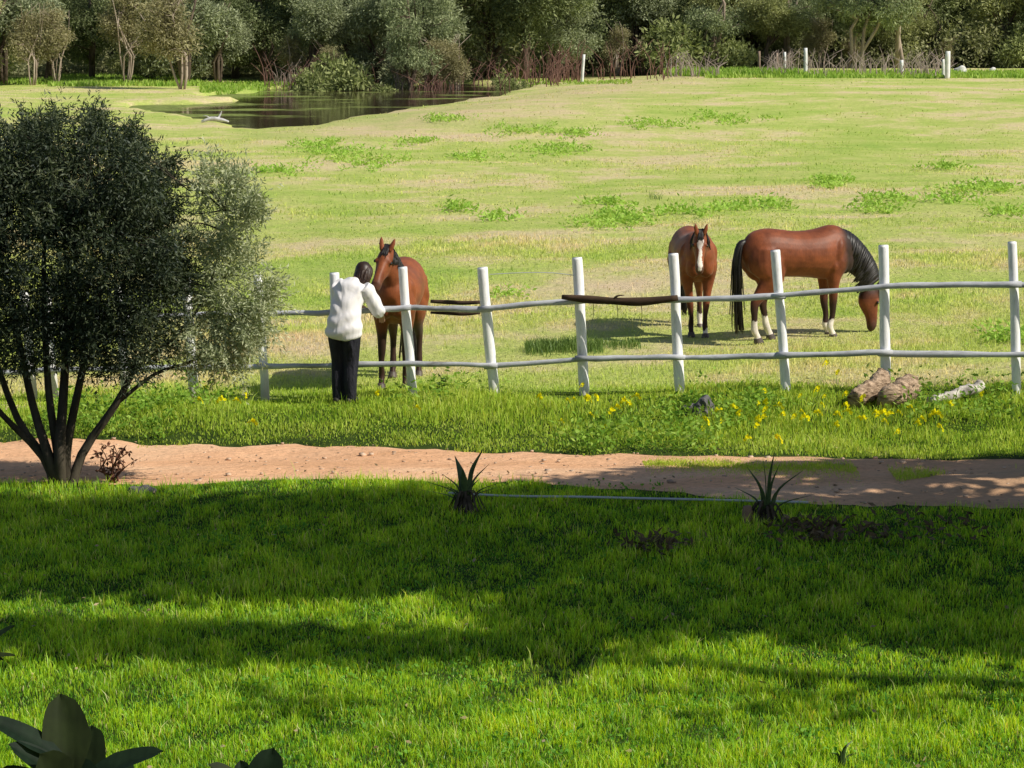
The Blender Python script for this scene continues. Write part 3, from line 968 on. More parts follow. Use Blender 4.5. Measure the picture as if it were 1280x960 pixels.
# ------------------------------------------------------------------ person
def build_person():
    p = fence_pt(434, 497)
    px, py = p.x, p.y - 0.40
    loc = (px, py, float(g(px, py)))
    root = thing('person', loc, 0)
    tag(root, 'person in a loose white sweater and black trousers leaning on the white fence', 'person')
    yaw = R(-22)
    F = np.array([math.sin(-yaw), math.cos(yaw), 0]); S = np.array([math.cos(yaw), math.sin(yaw), 0])   # forward, right
    U = np.array([0, 0, 1.0])
    P = lambda r, f, u: S * r + F * f + U * u
    hipL, hipR = P(-.09, 0, .86), P(.09, 0, .86)
    shL, shR = P(-.155, .19, 1.33), P(.185, .15, 1.33)
    elL, haL = P(-.22, .42, 1.10), P(.0, .50, 1.06)
    elR, haR = P(.30, .27, 1.075), P(.24, .48, .985)
    neck0, neck1 = P(.02, .20, 1.36), P(.04, .30, 1.41)
    head = P(.085, .37, 1.470)
    hd_up = unit(P(.10, .5, 1.0)); face = unit(P(.45, .8, -.15)); face = unit(face - np.dot(face, hd_up) * hd_up); hs = np.cross(face, hd_up)
    b = MB()
    # torso, legs
    b.loft([P(0, 0, .80), P(0, 0, .90), P(0, .04, 1.05), P(.01, .12, 1.22), P(.015, .17, 1.33), P(.02, .20, 1.39)], [.14, .155, .13, .15, .15, .06], [.10, .11, .09, .10, .09, .05], S, 18, 3)
    for hp, kx, ft in ((hipL, -.08, P(-.075, -.01, .07)), (hipR, .07, P(.055, .03, .07))):
        b.loft([hp + U * .03, hp - U * .12, P(kx, .03, .48), P(kx, .0, .33), ft], [.08, .085, .055, .052, .035], [.085, .09, .06, .055, .04], S, 14, 3)
        b.loft([ft - F * .05 - U * .03, ft + F * .05 - U * .03, ft + F * .16 - U * .05], [.035, .04, .03], [.035, .03, .018], S, 10, 3)
    for sh, el, ha in ((shL, elL, haL), (shR, elR, haR)):
        b.loft([sh, sh * .5 + el * .5, el, el * .45 + ha * .55, ha], [.055, .045, .038, .034, .024], [.055, .045, .038, .034, .022], U if abs((el - sh)[2]) < .1 else S, 12, 3)
        hdv = unit(ha - el); hsd = unit(np.cross(hdv, U)); pd = unit(hdv + np.array([0, 0, -.5])); up = np.cross(hsd, pd)
        w = ha + pd * .045
        b.loft([ha, ha + pd * .04, ha + pd * .085], [.024, .037, .038], [.020, .017, .014], hsd, 10, 3)
        for q, (o_, l_) in enumerate(((-.029, .062), (-.010, .074), (.010, .070), (.028, .054))):
            a = ha + pd * .08 + hsd * o_
            cur = unit(pd + np.array([0, 0, -.8])); cur2 = unit(pd * .3 + np.array([0, 0, -1.0]))
            b.loft([a, a + pd * l_ * .4, a + pd * l_ * .4 + cur * l_ * .35, a + pd * l_ * .4 + cur * l_ * .35 + cur2 * l_ * .3], [.0085, .0085, .008, .006], [.0085, .0085, .008, .006], hsd, 8, 2)
        sg = -1 if ha is haR else 1
        a = ha + pd * .03 + hsd * .03 * sg
        b.loft([a, a + hsd * .022 * sg + pd * .02, a + hsd * .03 * sg + pd * .05 - U * .01], [.011, .010, .008], [.011, .010, .008], U, 8, 2)
    # neck and head with face features
    b.tube(np.array([neck0, neck1, head - hd_up * .02]), [.055, .052, .055], 12, 3, S)
    b.loft([head - hd_up * .115 + face * .035, head - hd_up * .085 + face * .03, head - hd_up * .03 + face * .01, head + hd_up * .03, head + hd_up * .085, head + hd_up * .11],
           [.028, .052, .068, .074, .055, .02], [.035, .062, .085, .094, .07, .03], hs, 18, 3)
    b.loft([head + face * .085 + hd_up * .02, head + face * .105 - hd_up * .015, head + face * .098 - hd_up * .03], [.010, .014, .012], [.012, .016, .01], hs, 8, 2)
    b.loft([head + face * .088 - hd_up * .06 - hs * .022, head + face * .095 - hd_up * .06, head + face * .088 - hd_up * .06 + hs * .022], [.006, .009, .006], [.006, .008, .006], hd_up, 8, 2)
    for sg in (1, -1):
        b.loft([head + hs * sg * .068 + hd_up * .02, head + hs * sg * .080 - hd_up * .0, head + hs * sg * .070 - hd_up * .035], [.010, .016, .010], [.008, .008, .006], face, 8, 2)
    me = b.remesh('body', 0.006, 2, 0.5)
    link('body', me, mat_plain('skin', (0.50, 0.27, 0.18), (0.58, 0.33, 0.23), 18, 0.55, 0.3), root)
    for sg in (1, -1):
        e = MB(); e.ball(head + face * .083 + hs * sg * .030 + hd_up * .012, .011, 8, hd_up, hs)
        link('eye', e.mesh('eye'), MEYE, root)
    # sweater
    b = MB()
    b.loft([P(0, -.005, .775), P(0, -.01, .80), P(0, -.01, .86), P(.0, .02, .98), P(.0, .07, 1.12), P(.01, .13, 1.25), P(.015, .165, 1.33), P(.02, .19, 1.385), P(.025, .21, 1.42)],
           [.195, .222, .222, .196, .186, .200, .186, .11, .07], [.14, .16, .165, .155, .145, .14, .13, .085, .065], S, 28, 3)
    for sh, el, ha in ((shL, elL, haL), (shR, elR, haR)):
        a2 = ha - unit(ha - el) * .035
        mid = sh * .5 + el * .5
        b.loft([sh * .93 + (P(0, .17, 1.30)) * .07, sh * .7 + el * .3 + U * .01, mid, el - U * .01, el * .6 + a2 * .4, a2 - unit(a2 - el) * .03, a2],
               [.090, .096, .090, .082, .068, .055, .040], [.100, .098, .092, .086, .072, .055, .040], S, 16, 3)
    me = b.remesh('sweater', 0.010, 3, 0.5)
    co = get_co(me); nn_ = np.empty(len(me.vertices) * 3, np.float32); me.vertices.foreach_get('normal', nn_); nn_ = nn_.reshape(-1, 3)
    x_, y_, z_ = co[:, 0], co[:, 1], co[:, 2]
    low = ss(1.22, .88, z_)
    d_ = .008 * low * np.sin(42 * (z_ + .45 * np.abs(x_ - .03)) + 3 * np.sin(9 * x_ + 2)) + .006 * (1 - low) * np.sin(34 * (z_ - .9 * np.abs(x_ + .02)) + 2 * np.sin(14 * x_)) + .0035 * np.sin(23 * x_ + 11 * z_)
    co += nn_ * d_[:, None]; me.vertices.foreach_set('co', co.astype(np.float32).ravel()); me.update()
    m = NT('white_knit')
    n = m.noise(7, 2, m.objco((1, 1, .6)), 0.4, dist=.6); n2 = m.noise(90, 2, m.objco())
    fold = m.noise(5.0, 1, m.objco((1.6, 1.6, .7)), 0.3, dist=.8)
    hsum = m.math('ADD', m.math('MULTIPLY', fold, 1.0), m.math('ADD', m.math('MULTIPLY', n, 0.4), m.math('MULTIPLY', n2, 0.06)))
    link('sweater', me, m.done(m.bsdf((0.78, 0.76, 0.76), 0.9, 0.15, hsum, 0.6, 0.03)), root)
    # trousers
    b = MB()
    b.loft([P(0, 0, .90), P(0, -.005, .84), P(0, .0, .76)], [.165, .185, .185], [.12, .135, .13], S, 22, 3)
    for hp, kx, ft in ((hipL, -.085, P(-.075, -.01, .05)), (hipR, .075, P(.055, .03, .05))):
        b.loft([hp, hp - U * .10, P(kx, .025, .50), P(kx * .95, .0, .28), ft], [.10, .105, .086, .078, .070], [.12, .125, .095, .085, .080], S, 18, 3)
    me = b.remesh('trousers', 0.010, 3, 0.5)
    link('trousers', me, mat_plain('black_cloth', (0.010, 0.010, 0.016), (0.028, 0.028, 0.038), 6, 0.8, 0.25, 0.8, 0.06, (2.5, 2.5, 0.6)), root)
    for ft in (P(-.075, -.01, .05), P(.055, .03, .05)):
        b = MB(); b.loft([ft - F * .09 - U * .015, ft - F * .02 - U * .01, ft + F * .08 - U * .02, ft + F * .19 - U * .03, ft + F * .21 - U * .03], [.035, .042, .048, .036, .015], [.035, .04, .032, .02, .01], S, 14, 3)
        link('shoe', b.mesh('shoe'), mat_plain('dark_shoe', (0.02, 0.018, 0.016), (0.05, 0.045, 0.04), 20, 0.5), root)
    # hair: cap plus locks to the nape
    b = MB()
    b.loft([head - hd_up * .075 - face * .055, head - hd_up * .04 - face * .035, head + hd_up * .02 - face * .022, head + hd_up * .08 - face * .015, head + hd_up * .125 - face * .01],
           [.060, .090, .095, .078, .03], [.05, .080, .098, .090, .035], hs, 18, 3)
    rr = np.random.default_rng(9)
    for k in range(150):
        a = rr.uniform(-2.1, 2.1)
        dirv = -face * math.cos(a) + hs * math.sin(a)
        r = .094
        L = rr.uniform(.10, .19)
        b.loft([head + hd_up * .115 + dirv * .02, head + hd_up * .075 + dirv * .07, head + dirv * (r + .004), head - hd_up * L * .6 + dirv * (r + rr.uniform(-.015, .012)), head - hd_up * L + dirv * (r + rr.uniform(-.03, .02)) + rr.normal(size=3) * .012],
               [.012, .017, .017, .014, .004], [.006, .010, .012, .008, .003], np.cross(dirv, hd_up), 6, 2)
    link('hair', b.mesh('hair'), mat_plain('dark_brown_hair', (0.018, 0.010, 0.007), (0.05, 0.025, 0.015), 30, 0.45, 0.4), root)
    return root


# ------------------------------------------------------------------ trees
def limb_curve(a, b, rng, wob=0.08, droop=0.0, n=5):
    a = np.asarray(a, float); b = np.asarray(b, float); L = np.linalg.norm(b - a)
    t = np.linspace(0, 1, n)[:, None]
    P = a + (b - a) * t
    P[1:-1] += rng.normal(size=(n - 2, 3)) * wob * L
    P[:, 2] += (np.sin(t[:, 0] * PI)) * droop * L
    return P


def crown_mesh(name, lobes, nclump, nleaf, Ls, Ws, clump_r, rng, droop=0.0, shell=0.5, holes=0.0):
    """lobes: (cx,cy,cz,rx,ry,rz,weight)"""
    lobes = np.array(lobes, float); w = lobes[:, 6] / lobes[:, 6].sum()
    idx = rng.choice(len(lobes), nclump, p=w)
    d = unit(rng.normal(size=(nclump, 3)))
    r = rng.uniform(0, 1, nclump) ** (1 / 3); r = r * (1 - shell) + shell * np.clip(rng.normal(0.9, 0.1, nclump), .5, 1.05)
    C = lobes[idx, :3] + d * r[:, None] * lobes[idx, 3:6]
    n = nclump * nleaf
    ci = np.repeat(np.arange(nclump), nleaf)
    cr = clump_r * rng.uniform(.5, 1.4, nclump)
    off = unit(rng.normal(size=(n, 3))) * (rng.uniform(0, 1, n) ** 0.5)[:, None] * cr[ci][:, None]
    P = C[ci] + off * [1, 1, 0.75]
    D = unit(off) + rng.normal(size=(n, 3)) * 0.7 + np.array([0, 0, -droop])
    Q = leaf_quads(P, D, rng.uniform(*Ls, n), rng.uniform(*Ws, n), rng)
    V = Q.reshape(-1, 3); F = np.arange(n * 4).reshape(-1, 4)
    me = mesh_tris(name, V, F, False, 4)
    ct = rng.uniform(0, 1, nclump)
    add_attr(me, 'tint', np.repeat(np.clip(0.6 * ct[ci] + 0.4 * rng.random(n), 0, 1), 4))
    return me, C


def trunk_mesh(name, stems, C, rng, r_limb=0.03, nlimb=40, sub=3):
    """stems: list of (pts, radii). limbs join clump centres to the nearest upper stem point"""
    b = MB()
    allp = []
    for pts, rad in stems:
        b.tube(np.array(pts), rad, 10, sub)
        A = crom(np.array(pts, float), 4); allp += [A[k] for k in range(len(A) // 3, len(A))]
    allp = np.array(allp)
    for k in rng.choice(len(C), min(nlimb, len(C)), replace=False):
        c = C[k]
        dd = np.linalg.norm(allp - c, axis=1) + 2.0 * np.clip(allp[:, 2] - c[2], 0, 9)
        a = allp[np.argmin(dd)]
        L = np.linalg.norm(c - a)
        if L < .05: continue
        r0 = r_limb * min(1.0, .3 + L * .35)
        P = limb_curve(a, c, rng, .07, .05, 5)
        b.tube(P, np.linspace(r0, r0 * .25, 5), 6, 2)
    return b.mesh(name)


def build_olive():
    base = at(76, 606)
    rng = np.random.default_rng(21)
    root = thing('olive_tree', base)
    tag(root, 'dark bushy olive tree with many thin stems beside the dirt track at left', 'tree')
    s = (606 + 20) / H   # px per metre
    X = lambda p: (p - 76) / s
    Z = lambda p: (606 - p) / s
    dark = [(X(95), 0.0, Z(290), 1.05, 1.0, 1.0, 5), (X(20), 0.1, Z(320), .95, .95, 1.05, 4), (X(165), 0, Z(320), .64, .8, .95, 3.2), (X(120), 0, Z(215), .75, .8, .50, 2), (X(30), 0, Z(225), .8, .8, .55, 2),
            (X(-70), 0, Z(300), .8, .8, 1.1, 2), (X(150), 0, Z(415), .60, .6, .38, 1.1), (X(60), 0, Z(415), .8, .6, .30, 1.1), (X(195), -.1, Z(270), .28, .4, .5, .8)]
    right = [(X(288), .2, Z(270), .36, .4, .66, 1.9), (X(305), .2, Z(350), .36, .4, .50, 1.4), (X(268), .1, Z(425), .40, .4, .33, .75), (X(312), .1, Z(395), .30, .3, .28, .6), (X(345), .1, Z(352), .10, .1, .12, .12)]
    for k in range(46):
        a = rng.uniform(-.5, PI + .5)
        dark.append((X(100) + math.cos(a) * rng.uniform(1.0, 1.22) - .12, rng.uniform(-.7, .7), Z(300) + math.sin(a) * rng.uniform(1.05, 1.3) * (1 if math.sin(a) > 0 else .8), rng.uniform(.09, .2), .2, rng.uniform(.10, .24), .13))
    for k in range(18):
        a = rng.uniform(0, 2 * PI)
        right.append((X(292) + math.cos(a) * rng.uniform(.32, .44), rng.uniform(-.3, .3), Z(318) + math.sin(a) * rng.uniform(.85, 1.02), rng.uniform(.06, .13), .12, rng.uniform(.07, .16), .1))
    me1, C1 = crown_mesh('crown', dark, 3200, 36, (.04, .07), (.011, .020), .145, rng, .1, .45)
    me2, C2 = crown_mesh('crown', right, 620, 30, (.035, .065), (.011, .018), .115, rng, .1, .45)
    def sprigs(me, C, n, cx, cz, name):
        # outward twigs lined with leaves break up the outline
        c0 = np.array([cx, 0, cz]); idx = rng.choice(len(C), n)
        base_ = C[idx]; d = unit(unit(base_ - c0) + rng.normal(size=(n, 3)) * .45 + [0, 0, .25]); L = rng.uniform(.12, .34, n)
        m = 18; t = np.tile(np.linspace(0, 1, m), n); bi = np.repeat(np.arange(n), m)
        P = base_[bi] + d[bi] * (L[bi] * t)[:, None] + np.array([0, 0, -1.0]) * (.12 * L[bi] * t * t)[:, None]
        D = d[bi] * .8 + rng.normal(size=(n * m, 3)) * .6
        Q = leaf_quads(P, D, rng.uniform(.04, .07, n * m), rng.uniform(.010, .017, n * m), rng).reshape(-1, 3)
        V0 = get_co(me); a = np.empty(len(V0), np.float32); me.attributes['tint'].data.foreach_get('value', a)
        V = np.vstack([V0, Q]); m2 = mesh_tris(name, V, np.arange(len(V)).reshape(-1, 4), False, 4)
        add_attr(m2, 'tint', np.concatenate([a, np.repeat(rng.uniform(.3, 1, n)[bi], 4)]))
        return m2
    me1 = sprigs(me1, C1, 1500, X(95), Z(320), 'crown'); me2 = sprigs(me2, C2, 430, X(290), Z(340), 'crown')
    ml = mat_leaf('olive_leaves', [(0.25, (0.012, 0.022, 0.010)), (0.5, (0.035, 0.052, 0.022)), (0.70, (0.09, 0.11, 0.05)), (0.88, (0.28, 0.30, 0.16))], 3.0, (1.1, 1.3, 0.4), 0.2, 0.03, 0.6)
    ml2 = mat_leaf('olive_leaves_sunlit', [(0.2, (0.12, 0.15, 0.06)), (0.5, (0.34, 0.38, 0.20)), (0.8, (0.60, 0.62, 0.40))], 3.0, (1.1, 1.2, 0.6), 0.25, 0.03, 0.6)  # lighter copy of the olive leaves paints sunlight onto the right crown
    link('crown', me1, ml, root); tag(link('crown', me2, ml2, root), 'side crown in paler leaves, painted as sunlit')
    stems = []
    for tx, tz, mx, mz, r in ((-40, 330, 20, 520, .045), (10, 300, 40, 500, .05), (60, 240, 62, 480, .045), (95, 260, 82, 470, .055), (150, 300, 96, 500, .05), (205, 400, 150, 500, .045), (-60, 420, 5, 510, .035)):
        P = [(0 + rng.uniform(-.08, .10), rng.uniform(-.08, .08), -.15), (X(mx) * .35, rng.uniform(-.1, .1), Z(mz) * .35), (X(mx), rng.uniform(-.15, .15), Z(mz)),
             (X((mx + tx) / 2), rng.uniform(-.2, .2), Z((mz + tz) / 2)), (X(tx), rng.uniform(-.3, .3), Z(tz))]
        stems.append((P, [r * 1.25, r, r * .8, r * .6, r * .3]))
    stems.append(([(X(170), 0, Z(455)), (X(225), .1, Z(415)), (X(272), .2, Z(350)), (X(292), .2, Z(250))], [.020, .017, .012, .005]))
    stems.append(([(X(150), 0, Z(500)), (X(200), .1, Z(462)), (X(260), .1, Z(440)), (X(300), .1, Z(400))], [.022, .018, .014, .006]))
    C = np.vstack([C1, C2])
    link('trunk', trunk_mesh('trunk', stems, C, rng, .018, 260), mat_bark('olive_bark', (0.025, 0.02, 0.014), (0.09, 0.075, 0.055)), root)


def bg_tree_variant(kind, seed):
    rng = np.random.default_rng(seed)
    lobes = []; stems = []
    if kind == 'bushy':       # grey green, foliage to the ground
        for k in range(11):
            a = rng.uniform(0, 2 * PI); r = rng.uniform(.4, 1.9)
            z = rng.uniform(.7, 5.4)
            lobes.append((r * math.cos(a), r * math.sin(a), z, rng.uniform(.7, 1.3), rng.uniform(.7, 1.2), rng.uniform(.5, 1.0), 1))
        for k in range(4): stems.append(([(rng.uniform(-.2, .2), rng.uniform(-.2, .2), -.3), (rng.uniform(-.5, .5), rng.uniform(-.4, .4), 1.4), (rng.uniform(-1.2, 1.2), rng.uniform(-1, 1), 3), (rng.uniform(-1.6, 1.6), rng.uniform(-1, 1), 5)], [.11, .09, .06, .02]))
        me, C = crown_mesh('crown', lobes, 800, 28, (.12, .28), (.035, .08), .40, rng, .15, .45)
    elif kind == 'dense':
        for k in range(14):
            a = rng.uniform(0, 2 * PI); r = rng.uniform(.3, 2.3)
            z = rng.uniform(1.3, 6.3)
            lobes.append((r * math.cos(a), r * math.sin(a), z, rng.uniform(.9, 1.5), rng.uniform(.9, 1.4), rng.uniform(.7, 1.2), 1))
        stems.append(([(0, 0, -.3), (rng.uniform(-.3, .3), 0, 2), (rng.uniform(-.5, .5), 0, 5)], [.2, .16, .07]))
        for k in range(2): stems.append(([(0, 0, .8), (rng.uniform(-1, 1), rng.uniform(-.4, .4), 2.2), (rng.uniform(-1.8, 1.8), rng.uniform(-1, 1), 4.2)], [.12, .09, .03]))
        me, C = crown_mesh('crown', lobes, 850, 28, (.12, .28), (.04, .09), .42, rng, .2, .45)
    elif kind == 'gum':       # bare pale trunks, crown high
        for k in range(8):
            a = rng.uniform(0, 2 * PI); r = rng.uniform(.3, 2.0); z = rng.uniform(2.4, 7)
            lobes.append((r * math.cos(a), r * math.sin(a), z, rng.uniform(.7, 1.2), rng.uniform(.7, 1.2), rng.uniform(.6, .9), 1))
        for k in range(3): stems.append(([(rng.uniform(-.9, .9), 0, -.3), (rng.uniform(-.9, .9), rng.uniform(-.3, .3), 2.2), (rng.uniform(-1.2, 1.2), rng.uniform(-.5, .5), 4.6), (rng.uniform(-1.2, 1.2), 0, 7)], [.10, .085, .06, .02]))
        me, C = crown_mesh('crown', lobes, 380, 24, (.14, .32), (.04, .08), .42, rng, .7, .4)
    elif kind == 'bare':      # thin twiggy grey shrub tree
        for k in range(6):
            a = rng.uniform(0, 2 * PI); r = rng.uniform(.2, 1.0); z = rng.uniform(1.4, 4.2)
            lobes.append((r * math.cos(a), r * math.sin(a), z, rng.uniform(.5, .9), rng.uniform(.5, .9), rng.uniform(.5, .8), 1))
        for k in range(5): stems.append(([(rng.uniform(-.1, .1), rng.uniform(-.1, .1), -.2), (rng.uniform(-.4, .4), rng.uniform(-.4, .4), 1.3), (rng.uniform(-1, 1), rng.uniform(-.8, .8), 2.8), (rng.uniform(-1.5, 1.5), rng.uniform(-1, 1), 4.2)], [.045, .038, .025, .008]))
        me, C = crown_mesh('crown', lobes, 340, 20, (.10, .24), (.03, .06), .36, rng, .2, .4)
    else:                     # low bush
        for k in range(6):
            a = rng.uniform(0, 2 * PI); r = rng.uniform(.1, .9)
            lobes.append((r * math.cos(a), r * math.sin(a), rng.uniform(.3, 1.2), rng.uniform(.4, .8), rng.uniform(.4, .8), rng.uniform(.3, .6), 1))
        for k in range(5): stems.append(([(0, 0, -.2), (rng.uniform(-.4, .4), rng.uniform(-.3, .3), .6), (rng.uniform(-.8, .8), rng.uniform(-.6, .6), 1.3)], [.05, .035, .012]))
        me, C = crown_mesh('crown', lobes, 170, 22, (.12, .26), (.04, .09), .28, rng, .1, .4)
    tm = trunk_mesh('trunk', stems, C, rng, .06 if kind in ('bushy', 'dense', 'gum') else .03, 70 if kind == 'bare' else 36, 2)
    return me, tm


def build_woodland():
    mats = {  # leaf ramps lifted and greyed, distance haze painted into the colours
        'bushy': [mat_leaf('wattle_leaves', [(0.22, (0.118, 0.130, 0.065)), (0.5, (0.331, 0.354, 0.154)), (0.8, (0.649, 0.661, 0.331))], .5, (1.1, 1.15, .8), .3, .0),
                  mat_leaf('grey_green_leaves', [(0.22, (0.118, 0.142, 0.083)), (0.5, (0.307, 0.342, 0.201)), (0.8, (0.602, 0.649, 0.401))], .5, (1.1, 1.15, .8), .3, .0)],
        'dense': [mat_leaf('dark_green_leaves', [(0.22, (0.071, 0.089, 0.047)), (0.5, (0.189, 0.224, 0.106)), (0.8, (0.460, 0.508, 0.248))], .5, (1.1, 1.2, .8), .3, .0),
                  mat_leaf('mid_green_leaves', [(0.22, (0.095, 0.112, 0.053)), (0.5, (0.260, 0.295, 0.130)), (0.8, (0.531, 0.578, 0.272))], .5, (1.1, 1.2, .8), .3, .0)],
        'gum': [mat_leaf('gum_leaves', [(0.22, (0.095, 0.118, 0.065)), (0.5, (0.272, 0.319, 0.165)), (0.8, (0.543, 0.602, 0.342))], .5, (1.1, 1.15, .8), .3, .0)],
        'bare': [mat_leaf('dry_twig_leaves', [(0.2, (0.130, 0.118, 0.065)), (0.5, (0.331, 0.307, 0.165)), (0.85, (0.578, 0.531, 0.319))], .5, (1.1, 1.1, .8), .3, .0)],
        'bush': [mat_leaf('bush_leaves', [(0.22, (0.106, 0.130, 0.053)), (0.5, (0.283, 0.319, 0.130)), (0.8, (0.555, 0.602, 0.272))], .6, (1.1, 1.2, .8), .3, .0)]}
    barkd = mat_bark('brown_bark', (0.05, 0.035, 0.025), (0.18, 0.14, 0.10), 3)
    barkp = mat_bark('pale_gum_bark', (0.22, 0.16, 0.12), (0.52, 0.44, 0.36), 2)
    names = {'bushy': 'wattle_tree', 'dense': 'dark_tree', 'gum': 'gum_tree', 'bare': 'leafless_tree', 'bush': 'bush'}
    proto = {}
    for kind, nv in (('bushy', 3), ('dense', 3), ('gum', 2), ('bare', 2), ('bush', 3)):
        proto[kind] = []
        for k in range(nv):
            proto[kind].append(bg_tree_variant(kind, 100 + 7 * k + len(kind)))
    rr = random.Random(12)
    # (px, Y, kind, scale) front row follows the photograph
    plan = [(-60, 121, 'bushy', 1.0), (10, 124, 'bushy', 1.05), (45, 121, 'bare', .9), (75, 122, 'bare', .85), (118, 128, 'dense', .9), (160, 122, 'bare', 1.0), (190, 126, 'bushy', .75), (275, 124, 'bushy', .8), (60, 128, 'bushy', .9), (365, 123.5, 'bare', .7), (405, 122, 'bare', .75), (500, 121.5, 'bare', .8), (535, 123.5, 'bare', .9), (700, 127.5, 'bare', .7), (960, 127.5, 'bushy', .7), (1025, 128, 'bare', .8), (1150, 131, 'bushy', .8), (158, 132, 'bushy', .9), (228, 117, 'bare', 1.15),
            (235, 123, 'bushy', 1.0), (295, 130, 'dense', 1.0), (345, 134, 'dense', 1.05), (330, 127, 'dense', .8), (392, 124, 'bushy', .85), (425, 121, 'bush', 1.5), (395, 120, 'bush', 1.0), (440, 127, 'dense', 1.1), (480, 125, 'bushy', 1.05),
            (520, 130, 'dense', 1.1), (545, 127, 'bushy', 1.1), (570, 122, 'bare', .9), (610, 131, 'dense', 1.15), (655, 129, 'dense', 1.0), (690, 132, 'bushy', 1.0), (735, 131, 'dense', 1.0), (790, 131, 'bushy', 1.0), (770, 127, 'bare', .8),
            (845, 127, 'bush', 1.9), (885, 130, 'bushy', 1.05), (905, 126, 'bush', 1.1), (860, 133, 'dense', .95), (935, 132, 'dense', 1.0), (985, 130, 'gum', .9), (1040, 133, 'bushy', .95), (1075, 124, 'gum', .95), (1128, 123.5, 'gum', 1.05), (1105, 131, 'bushy', .9), (1055, 126, 'gum', .8), (890, 127, 'gum', .8), (520, 121, 'gum', .8),
            (1100, 138, 'dense', .95), (1160, 136, 'dense', 1.0), (1010, 139, 'dense', 1.0), (1205, 132, 'bush', 1.1), (1245, 131, 'bushy', 1.05), (1275, 128, 'bush', 1.2), (1220, 138, 'dense', 1.0), (1330, 130, 'dense', 1.0), (1390, 128, 'bushy', 1.0),
            (640, 122.5, 'bush', .7), (480, 119.5, 'bush', .7), (1060, 128.5, 'bare', .6), (1185, 129, 'bare', .55)]
    for px in range(-150, 1480, 62):
        plan.append((px + rr.uniform(-20, 20), 143 + rr.uniform(-4, 4), rr.choice(['dense', 'bushy', 'dense']), rr.uniform(1.1, 1.35)))
    for px in range(-150, 1480, 95):
        plan.append((px + rr.uniform(-20, 20), 156 + rr.uniform(-4, 4), 'dense', rr.uniform(1.4, 1.7)))
    look = {'bushy': 'olive green bushy tree with low foliage', 'dense': 'dark green broad tree with deep shade', 'gum': 'tall gum tree with bare pale trunks',
            'bare': 'thin grey twiggy tree with sparse leaves', 'bush': 'low rounded green bush'}
    for i, (px, Y, kind, s) in enumerate(plan):
        if px > 690 and Y < 140: Y += 7
        if kind == 'bare' and px > 300: s *= .8
        x = (px - 640) / FPX * Y
        me, tm = proto[kind][i % len(proto[kind])]
        ms = mats[kind][i % len(mats[kind])]
        o = thing(names[kind], (x, Y, float(g(x, Y)) - 0.05), rr.uniform(0, 6.28))
        o.scale = (s * rr.uniform(.9, 1.1), s * rr.uniform(.9, 1.1), s * rr.uniform(.9, 1.12))
        c = link('crown', me, None, o); t = link('trunk', tm, None, o)
        for q, mm in ((c, ms), (t, barkp if kind in ('gum', 'bare') and i % 3 != 1 else barkd)):
            if len(q.data.materials) == 0: q.data.materials.append(mm)
            q.material_slots[0].link = 'OBJECT'; q.material_slots[0].material = mm
        if Y > 150: where = 'in the farthest woodland row'
        elif Y > 138.5: where = 'in the second woodland row'
        elif px < 260: where = 'left of the pond'
        elif px < 680: where = 'behind the pond'
        elif px < 960: where = 'at the wood edge right of the pond'
        else: where = 'behind the far white posts'
        tag(o, look[kind] + ' ' + where, 'bush' if kind == 'bush' else 'tree', look[kind].split(' with')[0].replace('tree', 'trees').replace('bush', 'bushes') + ' ' + where)


def build_undergrowth():
    rng = np.random.default_rng(55)
    n = 9000; m = 22
    Y = rng.uniform(124, 156, n); x = rng.uniform(-1, 1, n) * (.215 * Y + 3)
    k = (poly_sd(x, Y) > .6) & (Y > 127 + 2 * nz2(x, Y, .3, 61) + 8.5 * ss(0, 3, x))
    k &= ~((x < -12) & (Y < 134))
    x, Y = x[k], Y[k]; n = len(x)
    hgt = np.clip(1.5 + 1.2 * nz2(x, Y, .5, 62), .4, 3.2)
    c = np.stack([x, Y, g(x, Y) + hgt * rng.uniform(.1, 1, n)], 1)
    ci = np.repeat(np.arange(n), m)
    P = c[ci] + rng.normal(size=(n * m, 3)) * .28
    Q = leaf_quads(P, rng.normal(size=(n * m, 3)), rng.uniform(.16, .34, n * m), rng.uniform(.06, .12, n * m), rng)
    me = mesh_tris('undergrowth', Q.reshape(-1, 3), np.arange(n * m * 4).reshape(-1, 4), False, 4)
    add_attr(me, 'tint', np.repeat(np.clip(.7 * rng.uniform(0, 1, n)[ci] + .3 * rng.random(n * m), 0, 1), 4))
    mt = mat_leaf('undergrowth_leaves', [(0.25, (0.09, 0.10, 0.05)), (0.5, (0.25, 0.26, 0.13)), (0.8, (0.48, 0.47, 0.27))], .5, (1.2, 1.3, .8), .3, .0)  # dark end raised too, so gaps look hazy by colour
    tag(link('undergrowth', me, mt), 'dark tangled undergrowth between the trees of the woodland', 'undergrowth', kind='stuff')


